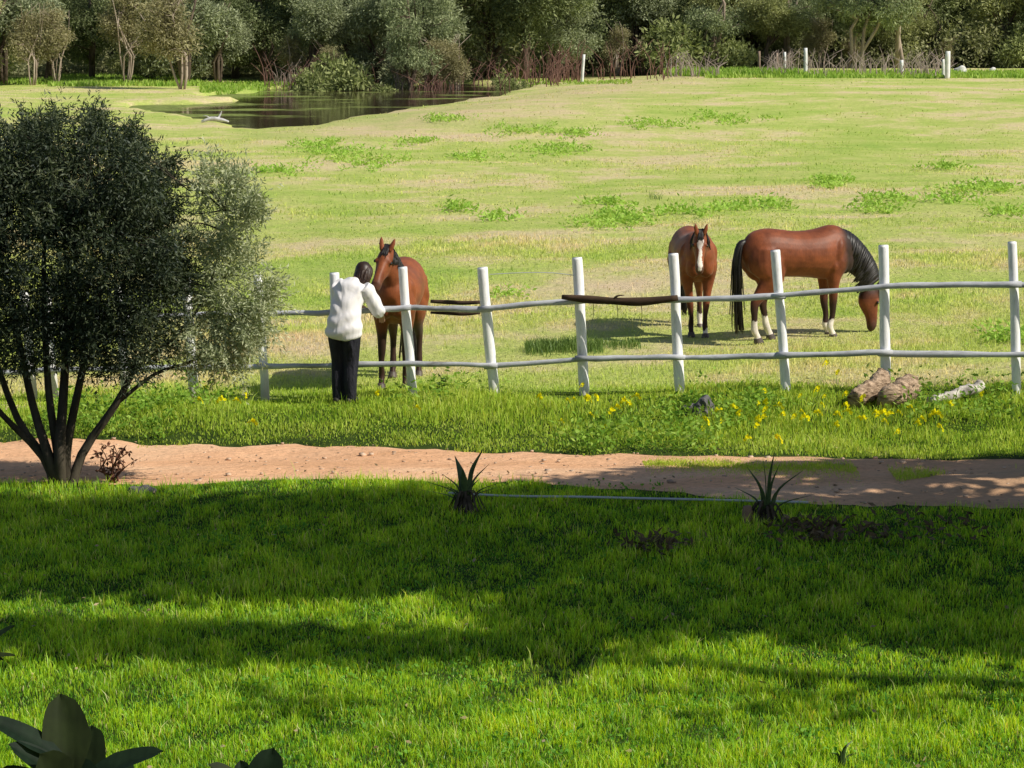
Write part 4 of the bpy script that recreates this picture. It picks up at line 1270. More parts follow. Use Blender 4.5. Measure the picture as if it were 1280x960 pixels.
def build_shade_trees():
    """big trees standing right of the frame; they shade the lawn and the track"""
    rng = np.random.default_rng(77)
    ml = mat_leaf('shade_tree_leaves', [(0.2, (0.02, 0.04, 0.01)), (0.5, (0.06, 0.10, 0.02)), (0.85, (0.12, 0.18, 0.05))], 1, amount=.15, gloss=.05)
    bark = mat_bark('shade_tree_bark', (0.05, 0.035, 0.025), (0.16, 0.12, 0.09), 3)
    for (x, y, lobes, lab) in SHADE:
        o = thing('shade_tree', (x, y, float(g(x, y))))
        L = [(lx - x, ly - y, lz, a, b, c, a * b * c) for lx, ly, lz, a, b, c in lobes]
        vol = sum(l[6] for l in L)
        me, C = crown_mesh('crown', L, int(70 + vol * 30), 30, (.20, .38), (.10, .18), .40, rng, .1, .3)
        link('crown', me, ml, o)
        zt = max(l[2] for l in L)
        cx = sum(l[0] * l[6] for l in L) / vol; cy = sum(l[1] * l[6] for l in L) / vol
        st = [([(0, 0, -.3), (cx * .2, cy * .2, zt * .3), (cx * .6, cy * .6, zt * .6), (cx, cy, zt)], [.28, .22, .14, .05])]
        link('trunk', trunk_mesh('trunk', st, C, rng, .07, 60, 3), bark, o)
        tag(o, lab, 'tree')


# ------------------------------------------------------------------ smaller plants and things
def build_spiky(px, py, label, leaves, seed, dead=True, stub=False):
    """small spiky plant; leaves: (dx px, height px, width) of each tip"""
    rng = np.random.default_rng(seed)
    base = at(px, py); s = (py + 20) / H
    root = thing('spiky_plant', base); tag(root, label, 'plant')
    b = MB(); T = []
    for dx, hy, w in leaves:
        tip = np.array([dx / s, rng.uniform(-.12, .12), hy / s])
        mid = tip * [.35, .5, .6] + [0, 0, .03]
        A = crom(np.array([(0, 0, .02), mid * .5 + [0, 0, .0], mid, tip]), 4)
        m = len(A)
        W = np.interp(np.linspace(0, 1, m), [0, .3, .7, 1], [w * .6, w, w * .8, .001])
        b.loft(A, W, W * .22, (1, 0.25, 0), 6, 1)
    mt = NT('spiky_leaf'); n = mt.noise(12, 3, mt.objco())
    mat = mt.done(mt.bsdf(mt.ramp(n, [(.3, (.03, .055, .02)), (.7, (.09, .14, .045))]), .45, .4))
    link('leaves', b.mesh('leaves'), mat, root)
    if dead:
        b = MB()
        for k in range(38):
            a = rng.uniform(0, 2 * PI); L = rng.uniform(.08, .2); h = rng.uniform(.02, .16)
            d = np.array([math.cos(a), math.sin(a), 0])
            b.loft([d * .02 + [0, 0, h + .05], d * L * .5 + [0, 0, h + .06], d * L * .8 + [0, 0, h * .6], d * L + [0, 0, h * .1]], [.010, .014, .011, .003], [.004] * 4, (-d[1], d[0], 0), 6, 2)
        b.loft([(0, 0, -.03), (0, 0, .08), (.005, 0, .17)], [.05, .055, .03], [.05, .055, .03], (1, 0, 0), 8, 2)
        link('dead_leaves', b.mesh('dead_leaves'), mat_plain('dead_leaf', (.03, .024, .017), (.13, .10, .07), 10, .9, .1), root)
    if stub:
        b = MB(); b.loft([(-.16, 0, -.03), (-.165, 0, .09), (-.17, 0, .16)], [.045, .05, .035], [.045, .05, .035], (1, 0, 0), 10, 3)
        link('stump', b.mesh('stump'), mat_plain('stub_wood', (.20, .12, .08), (.34, .22, .15), 14, .9, .1), root)


def big_leaf(b, base, d, L, W, up, cup=.12, curl=.25):
    """broad smooth leaf as a two-sided curved sheet with mid fold"""
    base = np.asarray(base, float); d = unit(np.asarray(d, float)); up = np.asarray(up, float)
    s = unit(np.cross(d, up)); n = np.cross(s, d)
    m = 12; k = 7
    t = np.linspace(0, 1, m); w = W * np.minimum(1, (t * 2.2) ** .7) * np.sqrt(np.clip(1 - t ** 3.2, 0, 1)) + .002
    V = []
    for i in range(m):
        c = base + d * L * t[i] - n * curl * L * t[i] ** 2
        for j in range(k):
            u = -1 + 2 * j / (k - 1)
            V.append(c + s * u * w[i] * .5 + n * (abs(u) ** 1.5) * cup * w[i] + n * (.003 if j != k // 2 else -.002))
    V = np.array(V)
    F = np.array([(i * k + j, i * k + j + 1, (i + 1) * k + j + 1, (i + 1) * k + j) for i in range(m - 1) for j in range(k - 1)])
    b.V.append(V); b.F.append(F + b.n); b.n += len(V)
    if not hasattr(b, 'T'): b.T = []
    b.T.append(np.full(len(V), (.15, .9, .3, .6, .0)[len(b.T) % 5]))


def build_magnolias():
    m = NT('magnolia_leaf')
    geo = m.n('ShaderNodeNewGeometry')
    n = m.noise(12, 3, m.objco())
    vein = m.n('ShaderNodeTexWave', {'Scale': 14.0, 'Distortion': 2.0, 'Detail': 2.0, 'Vector': m.objco()}).outputs['Fac']
    top = m.ramp(n, [(.3, (.006, .013, .008)), (.7, (.016, .032, .016))])
    under = m.ramp(n, [(.3, (.016, .022, .008)), (.7, (.030, .042, .013))])
    c = m.mix(m.ramp(m.attr('tint'), [(.35, (0,) * 3), (.75, (1,) * 3)]), top, under)
    c = m.mix(1.0, c, m.ramp(vein, [(0, (.94,) * 3), (1, (1.05,) * 3)]), 'MULTIPLY')
    p = m.bsdf(c, .6, .12, n, .2, .004)
    t = m.n('ShaderNodeBsdfTranslucent', {'Color': (.10, .14, .02, 1)}).outputs[0]
    mat = m.done(m.n('ShaderNodeMixShader', {0: .22, 1: p, 2: t}).outputs[0])
    stemm = mat_bark('magnolia_stem', (.04, .03, .02), (.12, .09, .06))
    Y = 7.1

    def shrub(cx, cy, leaves, label):
        top_ = atY(cx, cy, Y)
        root = thing('magnolia_shrub', (top_.x, Y, float(g(top_.x, Y)))); tag(root, label, 'shrub')
        z0 = root.location.z
        b = MB(); o = np.array([top_.x, Y, z0])
        c0 = np.array([0, 0, top_.z - z0])
        b.tube(np.array([(.1, .05, -.2), (.08, 0, c0[2] * .4), (-.03, .03, c0[2] * .75), c0 - [0, 0, .05]]), [.035, .028, .018, .010], 10)
        rng = np.random.default_rng(4)
        lf = MB()
        for (bx, by, tx, ty, w, dep, uz) in leaves:
            a = np.array(atY(bx, by, Y + dep * .3)) - o; t_ = np.array(atY(tx, ty, Y + dep)) - o
            b.tube(np.array([c0 - [0, 0, .12], (c0 - [0, 0, .05] + a) / 2, a + (t_ - a) * .03]), [.007, .005, .004], 6)
            big_leaf(lf, a, t_ - a, np.linalg.norm(t_ - a), w / 450.0, uz, .10, .12)
        # lower whorls down the stem, out of the frame
        for k in range(26):
            zz = c0[2] - rng.uniform(.25, 1.3); an = rng.uniform(0, 2 * PI)
            a = np.array([.0, 0, zz]); d = np.array([math.cos(an), math.sin(an), rng.uniform(0, .6)])
            b.tube(np.array([a, a + d * .12, a + d * .22]), [.007, .005, .004], 6)
            big_leaf(lf, a + d * .2, d, .19, .08, (0, 0, 1), .1, .2)
        me_l = lf.mesh('leaves'); add_attr(me_l, 'tint', np.concatenate(lf.T)); link('leaves', me_l, mat, root)
        link('stem', b.mesh('stem'), stemm, root)

    shrub(85, 985, [(88, 958, -12, 888, 44, -.02, (0, -.3, 1)), (90, 975, 76, 868, 66, .05, (0.2, -1, .1)), (92, 985, 18, 925, 44, -.08, (.1, -.5, 1)), (105, 985, 112, 905, 58, .12, (-.2, -1, .2)), (100, 975, 198, 930, 42, .0, (0, -.35, 1)),
                    (110, 990, 165, 950, 50, .1, (0, -.6, .8)), (80, 990, 55, 945, 60, -.12, (.3, -.8, .5)), (70, 1000, 0, 960, 50, -.05, (0, -.5, 1)), (120, 1005, 185, 965, 45, -.1, (0, -.5, 1)), (95, 1000, 95, 945, 70, .02, (0, -1, .3))],
          'large leaved dark shrub rising at the bottom left corner of the lawn')
    shrub(310, 1020, [(322, 1005, 340, 936, 52, 0.02, (-.2, -1, .1)), (315, 1000, 266, 952, 36, -.03, (0, -.4, 1)), (312, 1005, 300, 950, 30, .06, (0, -1, .3))],
          'smaller dark broad leaved shrub at the bottom edge, right of the larger one')
    # narrow leaves poking in at the left edge
    e = atY(-25, 815, 7.4); root = thing('narrow_leaf_shrub', (e.x - .1, 7.4, float(g(e.x, 7.4)))); tag(root, 'narrow leaved dark shrub poking in at the left edge of the lawn', 'shrub')
    o = np.array(root.location); lf = MB(); b = MB()
    for bx, by, tx, ty, w in ((-30, 815, 15, 779, 11), (-30, 822, 18, 816, 9), (-35, 820, 4, 822, 10), (-60, 840, -20, 800, 14), (-60, 830, -30, 860, 14)):
        a = np.array(atY(bx, by, 7.4)) - o; t_ = np.array(atY(tx, ty, 7.4)) - o
        big_leaf(lf, a, t_ - a, np.linalg.norm(t_ - a), w / 430, (0, -.5, 1), .1, .1)
        b.tube(np.array([(0, 0, a[2] - .15), (a + [0, 0, a[2] - .15]) / 2 * [1, 1, 1], a]), [.008, .005, .003], 6)
    b.tube(np.array([(0, 0, -.2), (.03, 0, 1.2), (0, 0, a[2] - .12)]), [.025, .02, .009], 8)
    me_l = lf.mesh('leaves'); add_attr(me_l, 'tint', np.concatenate(lf.T)); link('leaves', me_l, mat, root); link('stem', b.mesh('stem'), stemm, root)


def rough_log(name, p0, p1, r0, r1, mat, label, seed, endmat=None, squash=1.0):
    rng = np.random.default_rng(seed)
    p0 = np.array(p0); p1 = np.array(p1)
    n = 9; t = np.linspace(0, 1, n)
    P = p0 + (p1 - p0) * t[:, None] + rng.normal(size=(n, 3)) * .012
    rad = (r0 + (r1 - r0) * t) * rng.uniform(.93, 1.07, n)
    b = MB(); b.loft(P - p0, rad, rad * squash, (0, 0, 1), 16, 3)
    me = b.mesh(name)
    co = get_co(me); co += 0.13 * r0 * np.sin(co * 37 + seed) * np.sin(co[:, [1, 2, 0]] * 53) + .05 * r0 * np.sin(co[:, [2, 0, 1]] * 131); me.vertices.foreach_set('co', co.astype(np.float32).ravel())
    o = link(name, me, mat, loc=Vector(p0))
    return tag(o, label, 'log' if 'log' in name else name.replace('_', ' '))


def build_small():
    # felled stump pieces and pale log beside the fence
    mw = mat_plain('cut_wood', (.10, .06, .035), (.62, .46, .32), 11, .9, .1, 1.0, .05, (1, 1, 2.5))
    a = at(1070, 513); b_ = at(1108, 497)
    rough_log('log', (a.x, a.y, a.z + .10), (b_.x, b_.y + .1, b_.z + .19), .115, .125, mw, 'rough brown log lying left of the other cut log at the fence foot', 1, squash=.8)
    a = at(1112, 513); b_ = at(1142, 503)
    rough_log('log', (a.x, a.y, a.z + .12), (b_.x, b_.y + .25, b_.z + .14), .135, .13, mw, 'short round cut log showing its sawn end, between the brown and the pale log', 2)
    mp = mat_plain('pale_peeled_wood', (.16, .14, .13), (.80, .74, .66), 7, .8, .2, .6, .02, (1.4, 1, 1))
    a = at(1160, 508); b_ = at(1228, 499)
    rough_log('log', (a.x, a.y, a.z + .06), (b_.x, b_.y + .1, b_.z + .13), .05, .062, mp, 'pale peeled log with a dark patch, rightmost of the three logs', 3)
    # dark rock
    rng = np.random.default_rng(3)
    p = at(874, 520)
    b = MB(); b.ball((0, 0, .06), (.17, .11, .10), 16); b.ball((.06, 0, .13), (.09, .08, .08), 12); b.ball((-.12, .02, .03), (.12, .08, .06), 12)
    me = b.remesh('rock', .02, 1)
    co = get_co(me); co += .02 * np.sin(co[:, [1, 2, 0]] * 31) + .012 * np.sin(co[:, [2, 0, 1]] * 67); me.vertices.foreach_set('co', co.astype(np.float32).ravel())
    me.polygons.foreach_set('use_smooth', np.zeros(len(me.polygons), bool))
    tag(link('rock', me, mat_plain('dark_stone', (.05, .05, .055), (.20, .19, .19), 9, .85, .2, .8, .03), loc=p), 'dark grey rock in the verge left of the yellow flowers', 'rock')
    # white rocks at the far wood edge
    mr = mat_plain('pale_stone', (.45, .44, .42), (.75, .74, .72), 5, .9, .1, .5, .05)
    for (px, py, r, lab) in ((1200, 92, .30, 'pale white rock at the wood edge right of the far white posts'), (1240, 90, .18, 'smaller pale rock, the right hand one at the far wood edge')):
        p = at(px, py); b = MB(); b.ball((0, 0, r * .5), (r, r * .7, r * .7), 14); b.ball((r * .6, 0, r * .3), (r * .6, r * .5, r * .45), 12)
        me = b.remesh('rock', .05, 1); co = get_co(me); co += .05 * np.sin(co[:, [1, 2, 0]] * 11); me.vertices.foreach_set('co', co.astype(np.float32).ravel())
        tag(link('rock', me, mr, loc=p), lab, 'rock')
    # small stone / debris by the olive
    p = at(178, 617); b = MB(); b.ball((0, 0, .03), (.14, .08, .05), 14)
    me = b.mesh('rock'); co = get_co(me); co += .012 * np.sin(co[:, [1, 2, 0]] * 47); me.vertices.foreach_set('co', co.astype(np.float32).ravel())
    tag(link('rock', me, mat_plain('grey_stone', (.08, .08, .08), (.2, .19, .18), 12, .9, .1), loc=p), 'flat grey stone on the lawn just right of the olive stems', 'rock')
    # white hose along the edge of the lawn
    P = [at(x, y) for x, y in ((560, 622), (640, 626), (720, 627), (800, 629), (850, 630), (930, 632), (1010, 634))]
    P = np.array([(p.x, p.y, p.z + .045) for p in P]); b = MB(); b.tube(P - P[0], .011, 8, 5, side=(0, 0, 1))
    tag(link('hose', b.mesh('hose'), mat_plain('pale_hose', (.5, .5, .52), (.65, .65, .67), 10, .5), loc=Vector(P[0])), 'thin pale hose lying on the lawn between the two spiky plants', 'hose')
    # branch / driftwood in the pond
    p = at(268, 154)
    b = MB(); s = 1.0
    b.tube(np.array([(-.45, 0, .05), (-.1, 0, .16), (.25, 0, .12), (.5, 0, .05)]), [.04, .07, .06, .03], 8)
    b.tube(np.array([(.1, 0, .12), (.2, .1, .3), (.25, .1, .42)]), [.04, .03, .01], 6); b.tube(np.array([(-.1, 0, .14), (-.25, 0, .24), (-.4, .05, .26)]), [.03, .02, .01], 6)
    tag(link('driftwood', b.mesh('driftwood'), mat_plain('bleached_wood', (.35, .34, .33), (.7, .69, .68), 6, .8, .2), loc=p), 'bleached dead branch lying at the near edge of the pond', 'branch')
    # twiggy dead shrub next to the olive
    rng = np.random.default_rng(14)
    p = at(140, 604); root = thing('dead_shrub', p); tag(root, 'small leafless reddish shrub beside the olive stems on the track edge', 'shrub')
    b = MB(); lf = MB(); 
    for k in range(9):
        a = rng.uniform(0, 2 * PI); L = rng.uniform(.2, .42)
        d = np.array([math.cos(a) * .5, math.sin(a) * .4, 1.0]); e = d * L
        Pp = limb_curve((0, 0, -.02), e, rng, .1, 0, 5); b.tube(Pp, np.linspace(.012, .004, 5), 6, 2)
        for q in range(3):
            st = Pp[int(rng.integers(2, 5))]; tip = st + unit(rng.normal(size=3) + [0, 0, .4]) * rng.uniform(.06, .14); b.tube(np.array([st, (st + tip) / 2 + rng.normal(size=3) * .01, tip]), [.006, .004, .002], 6, 2)
            m = 4; lf.quads(leaf_quads(np.tile(tip, (m, 1)), rng.normal(size=(m, 3)) - [0, 0, .6], .06, .028, rng))
    link('stems', b.mesh('stems'), mat_plain('dead_stem', (.07, .03, .02), (.20, .09, .06), 14, .9, .1), root)
    me = lf.mesh('leaves', False); link('leaves', me, mat_plain('dead_red_leaf', (.08, .03, .02), (.22, .10, .06), 14, .9, .1), root)
    # spiky plants
    build_spiky(582, 640, 'left spiky plant on the lawn edge, two upright broad leaves over dead ones', [(24, 84, .026), (-14, 70, .046), (-4, 60, .040), (-60, 26, .008), (-22, 34, .012), (18, 44, .014), (30, 60, .012), (-30, 50, .010), (52, 40, .008), (-48, 42, .008), (40, 30, .008)], 1)
    build_spiky(958, 655, 'right spiky plant on the lawn edge, tall central leaf beside a stub', [(8, 94, .018), (-26, 74, .016), (46, 66, .014), (26, 58, .012), (-40, 46, .010), (60, 36, .010), (14, 78, .014), (-14, 60, .012), (-6, 84, .006)], 2, stub=True)
    build_spiky(1052, 962, 'low tuft of pointed leaves on the lawn at the bottom edge right of centre', [(4, 40, .014), (-18, 26, .010), (16, 34, .010), (26, 20, .008), (-8, 32, .008)], 3, dead=False)
    # low dead plant litter on lawn at right
    b = MB(); rng = np.random.default_rng(41)
    for k in range(170):
        x = rng.choice([rng.normal(1110, 60), rng.normal(820, 30), rng.normal(1015, 25)]); y = rng.normal(668, 9) if x > 900 else rng.normal(687, 5)
        p = np.array(at(float(x), float(y))); m = 3
        b.quads(leaf_quads(p + rng.normal(size=(m, 3)) * [.04, .04, .02] + [0, 0, .05], rng.normal(size=(m, 3)) * [1, 1, .6] + [0, 0, .3], .09, .035, rng))
    tag(link('leaf_litter', b.mesh('leaf_litter', False), mat_plain('litter', (.05, .035, .02), (.24, .17, .10), 5, .9, .1)), 'dark dead leaves and low weeds in the shaded lawn at right', 'leaf litter', kind='stuff')
    # tall weed in pasture edge
    p = at(551, 497); b = MB(); rng = np.random.default_rng(2)
    b.tube(np.array([(0, 0, 0), (.01, 0, .12), (0, 0, .25)]), [.006, .005, .002], 6)
    m = 26; hgt = rng.uniform(.04, .26, m)
    b.quads(leaf_quads(np.c_[np.zeros(m), np.zeros(m), hgt], rng.normal(size=(m, 3)) * [1, 1, .2], .08, .022, rng))
    tag(link('tall_weed', b.mesh('tall_weed', False), mat_plain('weed_leaf', (.05, .10, .02), (.12, .2, .05), 10, .8, .1), loc=p), 'single tall weed just behind the fence foot right of the near horse', 'weed')
    # yellow flowers
    rng = np.random.default_rng(8)
    b = MB(); b.tube(np.array([(0, 0, 0), (.01, 0, .1), (0, 0, .2)]), [.003, .003, .002], 6); stem = b.mesh('stem')
    stem.materials.append(mat_plain('flower_stem', (.10, .2, .03), (.15, .28, .05), 10, .8, .1))
    b = MB()
    for q in range(5):
        cx, cy, cz = rng.normal(size=3) * [.022, .02, .014]
        ax_ = unit(rng.normal(size=3) * [1, 1, .5] + [0, -.5, .5]); e1 = unit(np.cross(ax_, [.3, .2, 1])); e2 = np.cross(ax_, e1)
        for a in range(5):
            an = a * 2 * PI / 5
            d = e1 * math.cos(an) + e2 * math.sin(an) + ax_ * .45; s_ = -e1 * math.sin(an) + e2 * math.cos(an)
            c = np.array([cx, cy, .2 + cz * 1.6])
            b.quads(np.array([[c, c + d * .018 + s_ * .012, c + d * .028, c + d * .018 - s_ * .012]]))
    bl = b.mesh('petals', False)
    m = NT('yellow_petals'); bl.materials.append(m.leafy((.88, .80, .01, 1), (.9, .8, .02, 1), .35, 0))
    clusters = [(325, 520, 8, 6, 4), (512, 508, 4, 3, 1), (695, 503, 8, 5, 4), (745, 514, 12, 8, 6), (800, 516, 10, 5, 3), (770, 522, 6, 4, 2), (905, 535, 10, 4, 4), (945, 525, 14, 8, 9), (992, 520, 10, 10, 6),
                (960, 512, 10, 6, 4), (1052, 503, 8, 10, 7), (1015, 530, 10, 6, 4), (1082, 527, 8, 6, 4), (1110, 530, 8, 6, 4), (1130, 540, 6, 5, 3), (1172, 516, 8, 4, 3), (1158, 523, 4, 3, 1), (1185, 538, 8, 4, 2),
                (1035, 505, 6, 6, 2), (1225, 503, 4, 3, 1), (252, 497, 4, 4, 2), (470, 505, 5, 4, 1), (690, 520, 5, 4, 1)]
    for cx, cy, wx, wy, n in clusters:
        for k in range(n):
            p = at(cx + rng.normal() * wx * 2.4, cy + 12 + rng.normal() * wy * 1.7)
            o = thing('yellow_flower', p, rng.uniform(0, 6)); o.scale = (1.25,) * 3
            f = rng.uniform(.6, 1.05); o.scale = (f, f, f)
            link('petals', bl, None, o); link('stem', stem, None, o)
            tag(o, 'small bright yellow flower on a thin stem in the verge', 'flower', 'yellow flowers in the verge')


def build_far():
    # far wire fence posts
    mp = mat_plain('far_white_post', (.6, .6, .58), (.85, .85, .83), 4, .8, .2)
    mb_ = mat_plain('far_brown_post', (.18, .12, .09), (.32, .24, .18), 4, .9, .2)
    data = [(727, 104, 68, .055, 'pale thin leaning fence post at the wood edge above the middle horse', mp, 3), (949, 92, 64, .05, 'grey far fence post, first of the far row from the left', mb_, 0), (971, 92, 66, .05, 'thin brown far fence post just left of a white far post', mb_, 0), (981, 92, 65, .05, 'thin white far post left of the tallest white one of its pair', mp, 0),
            (1007, 92, 60, .07, 'bright white far post standing before grey brushwood', mp, 0), (1127, 94, 75, .07, 'short white far post at the base of the tallest gum trunks', mp, 0), (1179, 97, 74, .05, 'small pale far post touching the left side of the tallest one', mp, 0), (1184, 98, 64, .09, 'tallest thick white far post at right', mp, 1)]
    for px, yb, yt, r, lab, m, dx in data:
        r *= 1.3
        p = at(px, yb); t = atY(px + dx, yt, p.y)
        b = MB(); d = np.array(t) - np.array(p)
        b.tube(np.array([(0, 0, -.3), d * .5, d]), [r, r, r * .9], 8, 2)
        tag(link('fence_post', b.mesh('fence_post'), m, loc=p), lab, 'fence post')
    # reddish dead stems standing by the pond and along the wood
    rng = np.random.default_rng(6)

    def stems(name, spots, label, a, bb, hmin, hmax, n, rad):
        b = MB()
        for (x0, x1, y0, y1) in spots:
            for k in range(n):
                px = rng.uniform(x0, x1); py = rng.uniform(y0, y1); p = np.array(at(float(px), float(py)))
                h = rng.uniform(hmin, hmax)
                b.loft([p - [0, 0, .2], p + [rng.normal() * .12, 0, h * .5], p + [rng.normal() * .38 * h, rng.normal() * .2, h]], [rad, rad * .8, rad * .3], [rad, rad * .8, rad * .3], (1, 0, 0), 4, 2)
        tag(link(name, b.mesh(name), mat_plain(name + '_mat', a, bb, 1.5, .9, .1)), label, 'dead stems', kind='stuff')
    stems('dead_reeds', [(425, 560, 112, 124), (525, 552, 115, 130), (330, 440, 106, 118), (380, 470, 112, 122), (560, 640, 106, 118), (690, 725, 98, 104), (740, 840, 92, 101), (640, 700, 100, 108)], 'thicket of reddish brown dead stems at the pond and wood edge', (.10, .05, .04), (.26, .15, .12), .5, 2.0, 60, .022)
    stems('brushwood', [(960, 1000, 90, 96), (1000, 1120, 88, 97), (1120, 1190, 88, 97), (830, 900, 92, 97), (340, 430, 105, 111)], 'pale grey brown brushwood along the far fence line', (.24, .18, .15), (.46, .38, .33), .15, 1.2, 85, .020)
    # weeds and green fringe at the far edge of the pasture
    sets = []
    for (x0, x1, y0, y1, n, h) in ((880, 1290, 91, 98, 9000, .30), (60, 250, 96, 108, 7000, .35), (250, 470, 104, 116, 5000, .3), (830, 1000, 92, 96, 4000, .5), (-40, 160, 100, 106, 2500, .3), (640, 790, 101, 106, 1200, .16)):
        px = RNG.uniform(x0, x1, n); pyy = RNG.uniform(y0, y1, n)
        dx = (px - 640) / FPX; dy = -(pyy - 480) / FPX; c_, s_ = math.cos(PITCH), math.sin(PITCH)
        yd = c_ + dy * s_; zd = (-s_ + dy * c_) / yd; xd = dx / yd; Y = -H / zd
        for _ in range(8): Y = .5 * Y + .5 * (g(xd * Y, Y) - H) / zd
        Y = np.clip(Y, 60, 150); x = xd * Y
        k = poly_sd(x, Y) > -.8; x, Y = x[k], Y[k]; n = len(x)
        sets.append(blades(np.stack([x, Y, g(x, Y) - .03], 1), RNG.uniform(.3, 1, n) * h, RNG.uniform(.04, .09, n), RNG.uniform(.2, .8, n), RNG.uniform(0, 1, n)))
    mt = mat_leaf('far_grass', [(0.2, (0.18, 0.32, 0.05)), (0.5, (0.32, 0.48, 0.09)), (0.9, (0.48, 0.56, 0.18))], .6, (1.4, 1.4, .7), .35, .0)
    grass_obj('far_long_grass', sets, mt, 'bright green long grass fringing the pond and the foot of the woodland')


# ------------------------------------------------------------------ light
SUN_EL, SUN_AZ = R(42), R(22)     # azimuth: from +X turned toward the camera side
def build_light():
    w = bpy.data.worlds.new('World'); sc.world = w; w.use_nodes = True
    nt = w.node_tree; bg = nt.nodes['Background']
    sky = nt.nodes.new('ShaderNodeTexSky'); sky.sky_type = 'NISHITA'; sky.sun_disc = False
    sky.sun_elevation = SUN_EL
    d = Vector((math.cos(SUN_AZ) * math.cos(SUN_EL), -math.sin(SUN_AZ) * math.cos(SUN_EL), math.sin(SUN_EL)))
    sky.sun_rotation = math.atan2(d.x, d.y)
    sky.air_density = 1.0; sky.dust_density = 1.0
    nt.links.new(sky.outputs[0], bg.inputs[0]); bg.inputs[1].default_value = 0.082
    l = bpy.data.lights.new('sun', 'SUN'); l.energy = 5.0; l.angle = R(0.5); l.color = (1.0, .94, .82)
    o = bpy.data.objects.new('sun', l); COL.objects.link(o)
    o.rotation_euler = d.to_track_quat('Z', 'Y').to_euler(); o.location = (20, 0, 30)


# crowns placed so their shade falls over the lawn; shade of (x,y,z) lands near (x-1.35z, y+.29z)
def sh(X, Y, z):
    k = 1 / math.tan(SUN_EL)
    return (X + math.cos(SUN_AZ) * k * z, Y - math.sin(SUN_AZ) * k * z, z)


def lobe(X, Y, z, rx, ry, rz): return sh(X, Y, z) + (rx, ry, rz)


SHADE = [
    (12.5, 18.0, [lobe(4.6, 20.9, 5.0, 1.8, 2.1, 1.4), lobe(3.2, 20.6, 5.0, 1.6, 2.6, 1.4), lobe(1.5, 21.4, 6.2, 1.8, 2.1, 1.5), lobe(-.5, 21.6, 7.4, 1.8, 2.1, 1.5), lobe(6.2, 20.6, 4.4, 1.6, 2.4, 1.2)], 'broad leafy shade tree standing right of the lawn outside the frame'),
    (17.5, 17.5, [lobe(-2.2, 21.7, 8.6, 1.8, 2.1, 1.5), lobe(-4.2, 21.8, 10.0, 1.9, 2.1, 1.6), lobe(-6.0, 21.9, 11.2, 1.9, 2.1, 1.6)], 'tallest shade tree right of the lawn outside the frame'),
    (10.5, 21.2, [lobe(4.4, 24.05, 4.6, 1.3, .55, .5), lobe(2.6, 23.9, 5.4, 1.3, .5, .45), lobe(1.0, 23.7, 6.0, 1.0, .35, .3), lobe(6.2, 24.1, 3.9, 1.3, .65, .5)], 'smaller shade tree beside the track right of the frame'),
    (10.5, 16.2, [lobe(3.6, 18.6, 4.6, 1.6, .75, .8), lobe(1.2, 18.9, 6.0, 1.3, .6, .8), lobe(5.6, 18.6, 3.6, 1.4, .8, .7)], 'low spreading shade tree nearest the right of the lawn'),
    (15.0, 14.0, [lobe(-2.4, 18.05, 8.0, 1.7, .30, .40), lobe(-.4, 18.1, 7.0, 1.4, .26, .35), lobe(-4.2, 18.4, 9.0, 1.2, .3, .4), lobe(1.9, 16.5, 5.6, .8, .10, .2), lobe(-1.9, 16.6, 7.2, .6, .10, .2)], 'thin flat branched shade tree right of the frame'),
]

MH = mat_horse('bay_coat')
MHOOF = mat_plain('hoof_horn', (.05, .04, .035), (.14, .11, .09), 20, .5)
MMANE = mat_plain('black_hair', (.008, .007, .007), (.028, .022, .020), 40, .45, .4)
MEYE = mat_plain('dark_eye', (.008, .006, .005), (.012, .01, .008), 20, .15, .6)


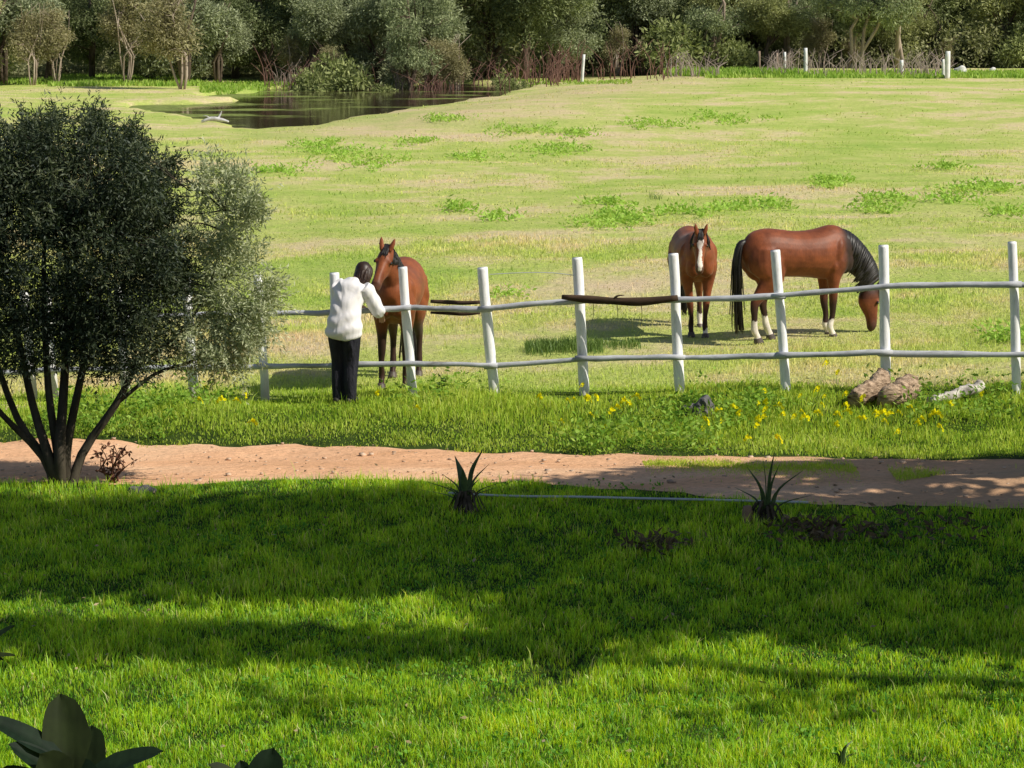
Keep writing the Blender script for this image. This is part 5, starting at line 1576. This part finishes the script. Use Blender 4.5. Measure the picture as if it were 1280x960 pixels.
def horses():
    # near horse, facing the camera, head up over the rail
    x_, y_ = fence_pt(497, 490).x, float(fence_y(fence_pt(497, 490).x))
    hx, hy = x_, y_ + 1.30
    h = R(-90 - 5)
    build_horse('bay horse with plain face, head raised over the fence beside the person', (hx - .03, hy, float(g(hx, hy))), h,
                [(.48, 0, 1.20), (.60, 0, 1.32), (.72, -.01, 1.48), (.80, -.04, 1.61)], [.17, .145, .115, .09], [.26, .225, .175, .13], (.86, -.03, 1.745), (.62, -.19, -.80), (.12, 1, -.14),
                {'front': [(.50, .13, .0, 0), (.46, -.16, .0, 0)], 'hind': [(-.60, .16, .0, 0), (-.50, -.15, .02, 0)]}, 1.0, coat=(0.25, 0.070, 0.022), leg_dark=.86, mane_side=1, head_len=.56)
    # middle horse, facing the camera, blaze
    f = at(876, 421)
    h = R(-90 + 4)
    s_ = .95
    c, sn = math.cos(h), math.sin(h)
    ox, oy = f.x - c * .48 * s_, f.y - sn * .48 * s_
    build_horse('bay horse with a white blaze facing the camera, middle of the three', (ox - .05, oy, float(g(f.x, f.y))), h,
                [(.48, 0, 1.18), (.66, .0, 1.26), (.84, -.02, 1.37), (.93, -.03, 1.44)], [.17, .14, .11, .09], [.26, .21, .16, .13], (1.00, -.04, 1.55), (.34, -0.06, -.95), (.06, 1, 0),
                {'front': [(.58, .10, .06, 0), (.44, -.08, .0, 0)], 'hind': [(-.48, .17, .02, 0), (-.66, -.17, .0, 0)]}, s_, socks=((3, .26), (2, .22), (0, .12)), blaze=1.0, leg_dark=.56, coat=(0.25, 0.070, 0.024), mane_side=1, head_len=.58)
    # grazing horse
    f = at(985, 424)
    h = R(20)
    tail = [(-.76, 0, 1.32), (-.84, 0, 1.27), (-.88, 0, 1.05), (-.87, 0, .75), (-.86, 0, .45), (-.84, 0, .22)]
    build_horse('bay horse grazing with its black maned neck down, rightmost of the three', (f.x + .11, f.y + .05, float(g(f.x, f.y))), h,
                [(.44, 0, 1.16), (.62, 0, 1.16), (.80, 0, 1.07), (.98, -.01, .90), (1.08, -.02, .72)], [.20, .17, .135, .105, .085], [.30, .27, .215, .165, .13], (1.20, -.03, .63), (-.08, -.05, -1.0), (0, 1, -.05),
                {'front': [(.52, .12, .0, 0), (.46, -.13, .0, 0)], 'hind': [(-.36, .14, .03, 0), (-.68, -.16, .0, 0)]}, .99, socks=((0, .2), (1, .26), (2, .30), (3, .27)), dark_neck=.93, coat=(0.22, 0.060, 0.022), mane_side=-1, head_len=.56, tail_pts=tail, mane_len=1.9)


build_light()
build_ground()
build_road()
build_water()
build_lawn()
build_lawn_bits()
build_verge()
build_field()
build_fence()
horses()
build_person()
build_olive()
build_woodland()
build_undergrowth()
build_shade_trees()
build_magnolias()
build_small()
build_far()

sc.view_settings.view_transform = 'Standard'
sc.view_settings.look = 'None'
sc.view_settings.exposure = 0
sc.render.engine = 'CYCLES'
sc.cycles.max_bounces = 6
sc.cycles.transparent_max_bounces = 4
sc.cycles.use_denoising = True
